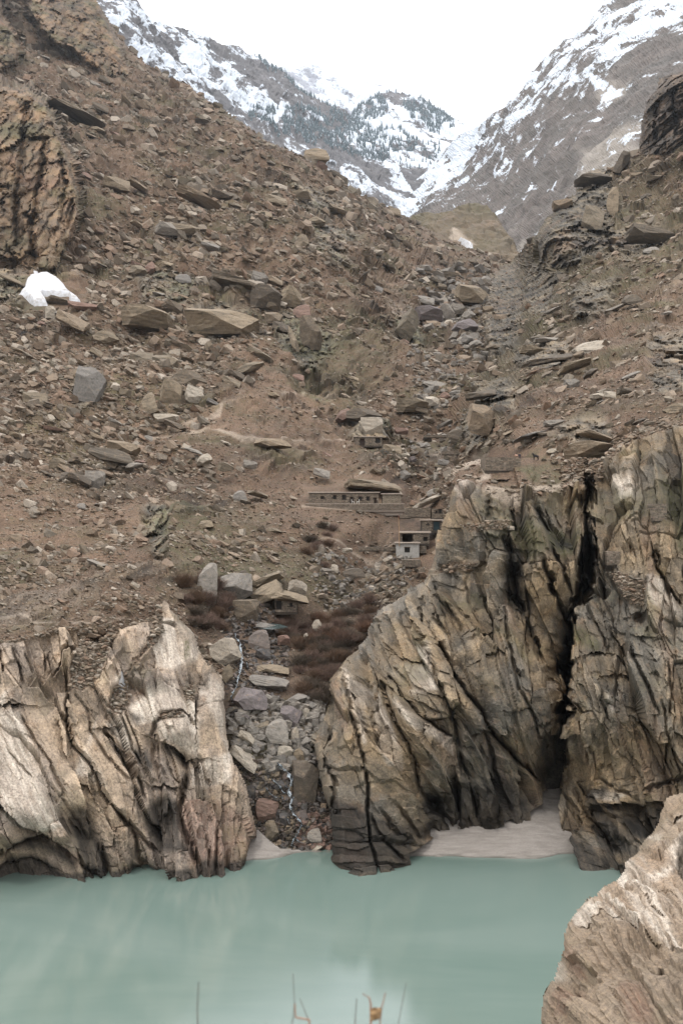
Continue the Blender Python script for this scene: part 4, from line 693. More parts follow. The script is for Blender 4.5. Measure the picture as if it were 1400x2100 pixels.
# ------------------------------------------------------------------ snow patches
def snow_mat():
    m, nt, b = newmat('old_snow'); n = NB(nt); g = n.geo()
    f = n.noise(g, .5, 4, .6); d = n.noise(g, 1.6, 4, .75)
    c = n.mix(n.rng(f, .45, .7), (.47, .475, .49), (.31, .285, .26)); c = n.mix(n.rng(d, .66, .74), c, (.35, .30, .26))
    nt.links.new(c, b.inputs['Base Color']); b.inputs['Roughness'].default_value = .6; b.inputs['Subsurface Weight'].default_value = 0.0; n.bump(f, .4, .3, b)
    return m
M_SNOW = snow_mat()
M_MTSCALE = 1
def drape(name, poly, mat, lift, kind='structure', step=2.0, base=None, amp=.25):
    base = base or hill
    xs = [p[0] for p in poly]; ys = [p[1] for p in poly]
    gx = np.arange(min(xs) - 3, max(xs) + 3, step); gy = np.arange(min(ys) - 3, max(ys) + 3, step); X, Y = np.meshgrid(gx, gy)
    pts = np.array([[at_px(base, a, b) for a in gx] for b in gy]); nn = np.array([[at_px(base, a, b, 'VN') for a in gx] for b in gy])
    for _ in range(36):      # smooth the bed
        pts[1:-1, 1:-1] = (pts[1:-1, 1:-1] * 2 + pts[:-2, 1:-1] + pts[2:, 1:-1] + pts[1:-1, :-2] + pts[1:-1, 2:]) / 6; nn[1:-1, 1:-1] = (nn[1:-1, 1:-1] + nn[:-2, 1:-1] + nn[2:, 1:-1] + nn[1:-1, :-2] + nn[1:-1, 2:]) / 5
    sdv = sdist(X.ravel(), Y.ravel(), poly) + fbm(pts.reshape(-1, 3), 5, 3) * 2.2; k = smooth(-2, 7, sdv)
    V = pts.reshape(-1, 3) + nn.reshape(-1, 3) * (lift * k + (k - 1) * lift)[:, None]; V += nn.reshape(-1, 3) * (fbm(V, 2.5, 3) * amp)[:, None]
    keep = sdv > -3; idx = np.where(keep, np.cumsum(keep) - 1, -1).reshape(X.shape)
    q = np.stack([idx[:-1, :-1], idx[1:, :-1], idx[1:, 1:], idx[:-1, 1:]], -1).reshape(-1, 4); q = q[(q >= 0).all(1)]
    return tag(mesh_np(name, V[keep], q, mat), kind=kind)
drape('snow_patch', [(66, 564), (98, 562), (118, 572), (140, 592), (172, 624), (143, 627), (140, 612), (92, 612), (104, 630), (70, 632), (48, 612), (33, 608), (48, 596), (52, 580)], M_SNOW, 3.2)
drape('snow_patch', [(935, 482), (950, 480), (972, 505), (975, 514), (960, 512), (945, 498)], M_SNOW, 7)
drape('snow_patch', [(243, 1388), (254, 1388), (256, 1412), (250, 1432), (240, 1415)], M_SNOW, .35, base=left, amp=.06)

# ------------------------------------------------------------------ near bank: the outcrop at the lower right and the ledge under the camera
zn = lambda *p: Z(1090, 1600, 4.2, p)
NR = TPS([(1400, 1640, 25), (1360, 1690, 24), (1270, 1790, 21.5), (1190, 1860, 20), (1150, 1940, 18.8), (1105, 2100, 17.6), (1400, 1800, 20.5), (1300, 1850, 19.0), (1250, 1950, 17.2), (1400, 1950, 16.6), (1250, 2100, 15.0), (1400, 2100, 14.0), (1600, 1700, 22), (1600, 2100, 12.5), (1100, 2300, 16), (1400, 2300, 12), (1600, 2350, 11)])
NPOLY = zn((1600, 90), (1290, 100), (1240, 118), (1180, 128), (1150, 150), (1135, 200), (1120, 260), (1095, 350), (1060, 430), (1010, 490), (930, 570), (880, 630), (800, 700), (780, 770), (690, 850), (600, 920), (540, 990), (480, 1010), (420, 1060), (370, 1120), (340, 1170), (300, 1260), (275, 1330), (280, 1440), (240, 1520), (200, 1620), (170, 1720), (110, 1790), (85, 1880), (70, 2100), (60, 2900), (2200, 2900), (2200, 90))
def near_disp(s):
    x, y, p = s.X.astype(np.float32), s.Y.astype(np.float32), s.pos; w = fbm(p, 1.6, 3, off=2); w2 = fbm(p, 1.6, 3, off=12); m = .0095
    # bands run down to the right on the crest, steeper on the face
    u = ((y - 1780) - (x - 1240) * 1.05) * m + w * .25; v = (x * .7 + y * .72) * m
    f = [('stepR', zn((780, 770), (700, 900), (500, 1080), (480, 1190)), 16, -.25), ('stepL', zn((300, 1310), (500, 1180), (590, 1080), (700, 1190), (740, 1160), (900, 1260), (1010, 1380), (1130, 1440)), 12, .13), ('crack', zn((700, 900), (760, 880), (840, 1030), (700, 1050)), 5, .12), ('stepR', zn((740, 950), (820, 880), (860, 920), (780, 1000)), 10, .12),
        ('crack', zn((1090, 1520), (1110, 1680)), 6, .30), ('bowl', zn((1100, 1640)), 9, .30), ('crack', zn((600, 1500), (660, 1660)), 3, .10), ('crack', zn((680, 1820), (780, 1950), (840, 2100)), 3, .10), ('crack', zn((730, 1500), (770, 1620)), 3, .06), ('crack', zn((340, 1900), (390, 2060)), 3, .10), ('stepL', zn((1170, 360), (1250, 320), (1320, 310)), 8, .3), ('bowl', zn((1290, 780)), 20, .9), ('crack', zn((1120, 1440), (1200, 1400), (1320, 1380)), 5, .2), ('bowl', zn((1310, 1170)), 9, .3), ('stepL', zn((790, 700), (900, 800), (1000, 900), (1300, 1000)), 6, .12), ('stepL', zn((860, 960), (1000, 1080), (1180, 1220)), 6, .14), ('crack', zn((1130, 140), (1200, 170), (1290, 165)), 4, .15), ('crack', zn((240, 1560), (280, 1700)), 3, .08)]
    crest = mask(x, y, [zn((780, 680), (1100, 600), (1400, 600), (1400, 1400), (1130, 1430), (900, 1250), (700, 1180), (590, 1075), (480, 1190), (300, 1300), (350, 1140), (500, 1000))], 7, w * 8)
    bands = fbm(np.stack([u, v * .12, 0 * u], 1), .16, 4, .65)
    v1, e1, r1 = facets(v + w * .3, u + w2 * .3, 1.5, .55, 3, .7); v2, e2, r2 = facets(v, u, .5, .18, 53, .8)
    nrm = w * .34 + bands * (.03 + .10 * crest) + v1 * (.24 + .06 * crest) + v2 * (.07 + .02 * crest) + fbm(p, .35, 4, .6) * .04 - .05 * np.clip(1 - e1 / .05, 0, 1) * crest
    ef = smooth(0, 30, s.sd); nrm = nrm * (.15 + .85 * ef)
    pale = crest * smooth(-.12, .22, fbm(np.stack([u, v * .10, 0 * u], 1), .45, 3, .6, off=5)); pale = np.maximum(pale, .9 * mask(x, y, [zn((820, 1010), (900, 1060), (1100, 1250), (1250, 1400), (1100, 1400), (950, 1230)), zn((1170, 355), (1300, 310), (1300, 330), (1180, 370)), zn((800, 700), (1000, 780), (1230, 700), (1300, 560), (1320, 640), (1240, 780), (1000, 860)), zn((200, 1560), (260, 1560), (260, 1700), (170, 1720)), zn((1000, 500), (1150, 480), (1100, 570)), zn((340, 1150), (500, 1030), (640, 980), (480, 1180), (400, 1220))], 6, w * 14))
    red = mask(x, y, [zn((800, 1780), (900, 1780), (1040, 1950), (1000, 2100), (840, 2050)), zn((250, 1350), (400, 1500), (420, 1700), (250, 1600)), zn((180, 1800), (420, 1800), (400, 2000), (200, 2100)), zn((760, 1650), (830, 1700), (800, 1800))], 12, w * 20) * .8
    return feats(x, y, f, (w * 5, w2 * 5)) * ef, nrm, dict(pale=pale * .95, red=red, dark=mask(x, y, [zn((1240, 640), (1400, 560), (1400, 900), (1260, 860))], 6) * .8, moss=np.clip(.25 + .6 * smooth(0, .4, fbm(p, 1.2, 3, off=8)), 0, 1) * (1 - crest) * .5, soil=.30 * (1 - crest) * smooth(-.1, .4, w2), path=0 * x), dict(str=np.stack([u * 6, v * 3, 0 * v], 1))
near = make_sheet(NPOLY, 3.0, NR, near_disp, None, zn((1240, 118), (1180, 128), (1150, 150), (1120, 260), (1060, 430), (930, 570), (800, 700), (690, 850), (540, 990), (420, 1060), (340, 1170), (275, 1330), (240, 1520), (170, 1720), (85, 1880), (70, 2100), (60, 2900)), 28, 1.2)
o = emit(near, 'rock_outcrop', M_NEAR, skirt=5)
tag(o, 'large foreground rock outcrop with white marbled bands at the lower right above the river', 'rock outcrop')
def bank():
    rs = np.random.RandomState(2); xs = np.linspace(-26, 30, 90); ys = np.linspace(-30, 3.2, 60); X, Y = np.meshgrid(xs, ys); p = np.stack([X, Y, 0 * X], -1).reshape(-1, 3)
    z = H - 1.7 + fbm(p, 6, 4) * .5 - np.clip(Y.ravel() - 2.2, 0, 9) * 2.5 + np.clip(-Y.ravel() - 3, 0, 99) * .25
    V = np.stack([X.ravel(), Y.ravel(), z], 1); n = len(xs); q = [(j * n + i, j * n + i + 1, (j + 1) * n + i + 1, (j + 1) * n + i) for j in range(len(ys) - 1) for i in range(n - 1)]
    # the front drops down towards the river
    fr = [(len(ys) - 1) * n + i for i in range(n)]; base = len(V); low = V[fr].copy(); low[:, 2] = -3; low[:, 1] += 6; low[:, 1] += fbm(low, 5, 3) * 2
    V = np.concatenate([V, low]); q += [(fr[i], fr[i + 1], base + i + 1, base + i) for i in range(n - 1)]
    at = {k: np.full(len(V), v) for k, v in dict(pale=.1, red=.1, dark=0, moss=.3, soil=.4, path=0).items()}
    tag(mesh_np('near_bank', V, q, M_NEAR, at, vecs=dict(str=V)), kind='structure')
bank()

# the valley's thin air: one closed box round everything, sky outside it
def haze():
    x0, x1, y0, y1, z0, z1 = -6500, 6500, -120, 9500, -6, 4200
    V = [(x, y, z) for x in (x0, x1) for y in (y0, y1) for z in (z0, z1)]; Fc = [(0, 1, 3, 2), (4, 6, 7, 5), (0, 4, 5, 1), (2, 3, 7, 6), (0, 2, 6, 4), (1, 5, 7, 3)]
    m = bpy.data.materials.new('valley_air'); m.use_nodes = True; nt = m.node_tree; nt.nodes.clear(); o_ = nt.nodes.new('ShaderNodeOutputMaterial'); v = nt.nodes.new('ShaderNodeVolumePrincipled')
    v.inputs['Color'].default_value = (.86, .93, 1.0, 1); v.inputs['Density'].default_value = 2.8e-5; v.inputs['Anisotropy'].default_value = .2; nt.links.new(v.outputs[0], o_.inputs['Volume'])
    tag(mesh_np('haze', V, Fc, m), kind='stuff')
haze()
# ------------------------------------------------------------------ loose stones
def rock_shape(seed, sub=2, cuts=12, strat=0.0, flat=1.0, rough=.03):
    """an angular boulder in a unit box: a block split along random joints, edges chipped, surface roughened"""
    rs = np.random.RandomState(seed); bm = bmesh.new(); bmesh.ops.create_cube(bm, size=2.0)
    for k in range(cuts):
        n = rs.normal(size=3); n[2] *= .9; n /= np.linalg.norm(n); off = rs.uniform(.62, 1.05) if k < cuts * .7 else rs.uniform(.95, 1.15)
        g = bmesh.ops.bisect_plane(bm, geom=bm.verts[:] + bm.edges[:] + bm.faces[:], plane_co=Vector(n) * off, plane_no=Vector(n), clear_outer=True)
        ed = [e for e in g['geom_cut'] if isinstance(e, bmesh.types.BMEdge)]
        if ed: bmesh.ops.contextual_create(bm, geom=ed)
    bmesh.ops.remove_doubles(bm, verts=bm.verts[:], dist=.03)
    bmesh.ops.triangulate(bm, faces=bm.faces[:])
    for k in range(max(0, sub - 1)):
        bmesh.ops.subdivide_edges(bm, edges=[e for e in bm.edges if e.calc_length() > .28], cuts=1, use_grid_fill=True); bmesh.ops.triangulate(bm, faces=bm.faces[:])
    bm.verts.index_update(); P_ = np.array([v.co[:] for v in bm.verts]); Fc = np.array([[v.index for v in f.verts] for f in bm.faces]); bm.free()
    if sub >= 2:
        d = P_ / (np.linalg.norm(P_, axis=1)[:, None] + 1e-6)
        P_ = P_ + d * (fbm(P_ + seed, .9, 3)[:, None] * rough * 2.4 + fbm(P_ + seed, .25, 2)[:, None] * rough)
        if strat: z = P_ @ np.array([.2, .1, 1.0]); P_ = P_ + d * (strat * .6 * fbm(np.stack([z * 5, P_[:, 0] * .6, P_[:, 1] * .6], 1) + seed, 1.0, 2)[:, None])
    P_ -= (P_.max(0) + P_.min(0)) / 2; P_ /= (P_.max(0) - P_.min(0)); P_[:, 2] *= flat
    return P_.astype(np.float32), Fc
SH1 = [rock_shape(200 + i, 1, 8) for i in range(12)]
_ico = bmesh.new(); bmesh.ops.create_icosphere(_ico, subdivisions=1, radius=.5); ICV = np.array([v.co[:] for v in _ico.verts]); ICF = np.array([[v.index for v in f.verts] for f in _ico.faces]); _ico.free()

def rotm(yaw, pitch, roll):
    cy, sy, cp, sp, cr, sr = np.cos(yaw), np.sin(yaw), np.cos(pitch), np.sin(pitch), np.cos(roll), np.sin(roll)
    return np.stack([np.stack([cy * cr + sy * sp * sr, -sy * cp, cy * sr - sy * sp * cr], -1), np.stack([sy * cr - cy * sp * sr, cy * cp, sy * sr + cy * sp * cr], -1), np.stack([-cp * sr, sp, cp * cr], -1)], -2)
def scatter(name, pos, size, roll, mat, shapes, seed=0, flat=(.35, .75), rnd=None):
    """thousands of stones joined into one piece of scree"""
    rs = np.random.RandomState(seed); n = len(pos); V = []; Fq = []; R = []; off = 0
    which = rs.randint(len(shapes), size=n)
    for k, (sv, sf) in enumerate(shapes):
        s = which == k; m = s.sum()
        if not m: continue
        sc = np.stack([np.ones(m), rs.uniform(.6, 1.0, m), rs.uniform(flat[0], flat[1], m)], 1) * size[s][:, None]
        M = rotm(rs.uniform(-.9, .9, m), rs.uniform(-.5, .2, m), roll[s] + rs.normal(0, .28, m))
        P_ = np.einsum('nij,nvj->nvi', M, sv[None] * sc[:, None]) + pos[s][:, None]
        V.append(P_.reshape(-1, 3)); Fq.append((sf[None] + (np.arange(m) * len(sv))[:, None, None]).reshape(-1, 3) + off); off += m * len(sv)
        R.append(np.repeat(rs.rand(m) if rnd is None else rnd[s], len(sv)))
    return mesh_np(name, np.concatenate(V), np.concatenate(Fq), mat, dict(rnd=np.concatenate(R)))
small = [(ICV * (1 + np.random.RandomState(i).uniform(-.28, .28, (len(ICV), 1))), ICF) for i in range(8)]
def _lowico():
    t = (1 + 5 ** .5) / 2; v = np.array([(-1, t, 0), (1, t, 0), (-1, -t, 0), (1, -t, 0), (0, -1, t), (0, 1, t), (0, -1, -t), (0, 1, -t), (t, 0, -1), (t, 0, 1), (-t, 0, -1), (-t, 0, 1)]) / 3.8
    f = np.array([(0, 11, 5), (0, 5, 1), (0, 1, 7), (0, 7, 10), (0, 10, 11), (1, 5, 9), (5, 11, 4), (11, 10, 2), (10, 7, 6), (7, 1, 8), (3, 9, 4), (3, 4, 2), (3, 2, 6), (3, 6, 8), (3, 8, 9), (4, 9, 5), (2, 4, 11), (6, 2, 10), (8, 6, 7), (9, 8, 1)]); return v, f
lv, lf = _lowico(); chips = [(lv * (1 + np.random.RandomState(40 + i).uniform(-.35, .3, (12, 1))), lf) for i in range(12)]

rs = np.random.RandomState(12)
def pick(n, dens, seed):
    """stone sites on the hillside, thinned by a density map over the slope"""
    r = np.random.RandomState(seed); k = r.randint(len(hill.X), size=n * 4)
    x, y = hill.X[k], hill.Y[k]; w = dens(x, y, hill.pos[k]) ; keep = r.rand(len(k)) < w
    return k[keep][:n]
ROCKZ = [c for c in CRAGS.values()]
noz = [[(33, 560), (180, 560), (180, 635), (33, 635)], [(622, 985), (835, 985), (835, 1045), (622, 1045)], [(805, 1035), (912, 1035), (890, 1160), (805, 1160)], [(975, 925), (1120, 920), (1120, 965), (975, 970)], [(715, 880), (800, 880), (800, 915), (715, 915)], [(560, 1225), (625, 1225), (625, 1265), (560, 1265)]]
def dens(x, y, p):
    d = .30 + .55 * smooth(-.25, .3, fbm(p, 34, 3, off=60)) + .25 * smooth(.0, .3, fbm(p, 11, 2, off=90))
    d += .5 * mask(x, y, [[(180, 480), (420, 460), (600, 560), (700, 700), (450, 720), (420, 860), (180, 1000), (0, 1000), (0, 560), (100, 640)], [(840, 560), (1010, 560), (1000, 720), (860, 860), (840, 700)], [(300, 380), (700, 360), (820, 460), (760, 560), (420, 520)]], 25)
    d *= 1 - .55 * mask(x, y, [[(430, 830), (780, 860), (760, 1000), (430, 1000)], [(640, 1040), (810, 1045), (800, 1120), (660, 1110)], [(420, 760), (760, 700), (760, 840), (430, 840)]], 25)
    d *= 1 - mask(x, y, ROCKZ, 4); d *= 1 - mask(x, y, noz, 3); d *= 1 - .7 * mask(x, y, OUTCROPS, 5); d *= 1 - .8 * lines(x, y, PATHS, 7)
    d *= 1 - mask(x, y, [[(440, 1400), (740, 1400), (740, 1820), (440, 1820)]], 12)
    d *= 1 - .6 * mask(x, y, [[(350, 1180), (640, 1200), (800, 1240), (730, 1440), (620, 1440), (440, 1380)]], 15)
    return np.clip(d, 0, 1)
def roll_at(x, y):     # slabs dip with their slope: down to the right on the left hill, down to the left on the right one
    g = np.interp(y, [p[1] for p in GULLY], [p[0] for p in GULLY]); return np.where(x < g, .42, -.42) * np.clip(np.abs(x - g) / 120, .2, 1)
_oct = [(np.array([(.5, 0, 0), (-.5, 0, 0), (0, .5, 0), (0, -.5, 0), (0, 0, .5), (0, 0, -.5)]) * (1 + np.random.RandomState(70 + i).uniform(-.35, .3, (6, 1))), np.array([(0, 2, 4), (2, 1, 4), (1, 3, 4), (3, 0, 4), (2, 0, 5), (1, 2, 5), (3, 1, 5), (0, 3, 5)])) for i in range(10)]
k = pick(80000, dens, 3); D = hill.D[k]; px = rs.uniform(2.4, 5.2, len(k))
tag(scatter('gravel', hill.V[k] + hill.VN[k] * (px * D / F * .12)[:, None], px * D / F, roll_at(hill.X[k], hill.Y[k]), M_SCREE, _oct, 9, (.4, .8)), kind='stuff')
k = pick(22000, dens, 1); D = hill.D[k]; px = np.clip(4.2 * (1 - rs.rand(len(k))) ** -.42, 4.2, 11)
px *= np.interp(hill.Y[k], [0, 400, 900], [.8, .9, 1.0])
tag(scatter('scree', hill.V[k] + hill.VN[k] * (px * D / F * .12)[:, None], px * D / F, roll_at(hill.X[k], hill.Y[k]), M_SCREE, chips, 1, (.3, .7)), kind='stuff')
k = pick(12500, lambda x, y, p: dens(x, y, p) ** 2.2, 5); D = hill.D[k]; px = np.clip(8.0 * (1 - rs.rand(len(k))) ** -.42, 8, 24)
for sel_, shp_ in ((px < 12, chips), (px >= 12, SH1)):
    kq, pq, Dq = k[sel_], px[sel_], D[sel_]
    tag(scatter('loose_rocks', hill.V[kq] + hill.VN[kq] * (pq * Dq / F * .10)[:, None], pq * Dq / F, roll_at(hill.X[kq], hill.Y[kq]), M_SCREE, shp_, 2, (.32, .75)), kind='stuff')

# single boulders -------------------------------------------------------------
PROTO = {}
def proto(seed, sub, cuts, strat, mat):
    key = (seed, sub, cuts, strat, mat.name)
    if key not in PROTO:
        v, f_ = rock_shape(seed, sub, cuts, strat); PROTO[key] = mesh_np('boulder', v, f_, mat, link=False)
    return PROTO[key]
def boulder(cx, cy, w, h, mat, label, rot=0.0, seed=0, depth=.8, strat=.10, base=None, lift=0.0, cuts=14, cat='boulder', group=None, name='boulder', sink=.0, sub=4):
    base = base or hill
    q = at_px(base, cx, cy + h * .32); D = float(np.linalg.norm(q - np.array([0, 0, H])) / math.hypot(1, 0)); D = float(((q[1]) * CT + (q[2] - H) * ST))
    if w >= 55 and cy < 1150:      # big blocks stand out of the slope
        for fx_, fy_ in ((-.35, .3), (.35, .3), (-.3, 0), (.3, 0), (0, 0), (0, -.3)):
            q_ = at_px(base, cx + w * fx_, cy + h * fy_); D = min(D, float(q_[1] * CT + (q_[2] - H) * ST) * 1.0 + 2.0)
    m = D / F
    c = P(cx, cy, D + w * m * depth * (.04 if w < 55 or cy > 1150 else -.16) + sink - lift)
    o = bpy.data.objects.new(name, proto(seed % 9 + 500, sub, cuts, strat, mat)); COL.objects.link(o)
    a = math.radians(rot); ca, sa = abs(math.cos(a)), abs(math.sin(a)); den = max(ca * ca - sa * sa, .35)
    W = max((w * ca - h * sa) / den, min(w, h) * .5); Hh = max((h * ca - w * sa) / den, min(w, h) * .45)
    o.location = c; o.rotation_euler = (random.uniform(-.1, .1), a, random.uniform(-.25, .25)); o.scale = (W * m * 1.05, w * m * depth, Hh * m * 1.05)
    return tag(o, label, cat, group)
random.seed(5)
G, T, W_, PU, DK, BR, PA, RD = M_BOULD, M_BTAN, M_BWET, M_BPURP, M_BDARK, M_BGREY, M_BPALE, M_BRED
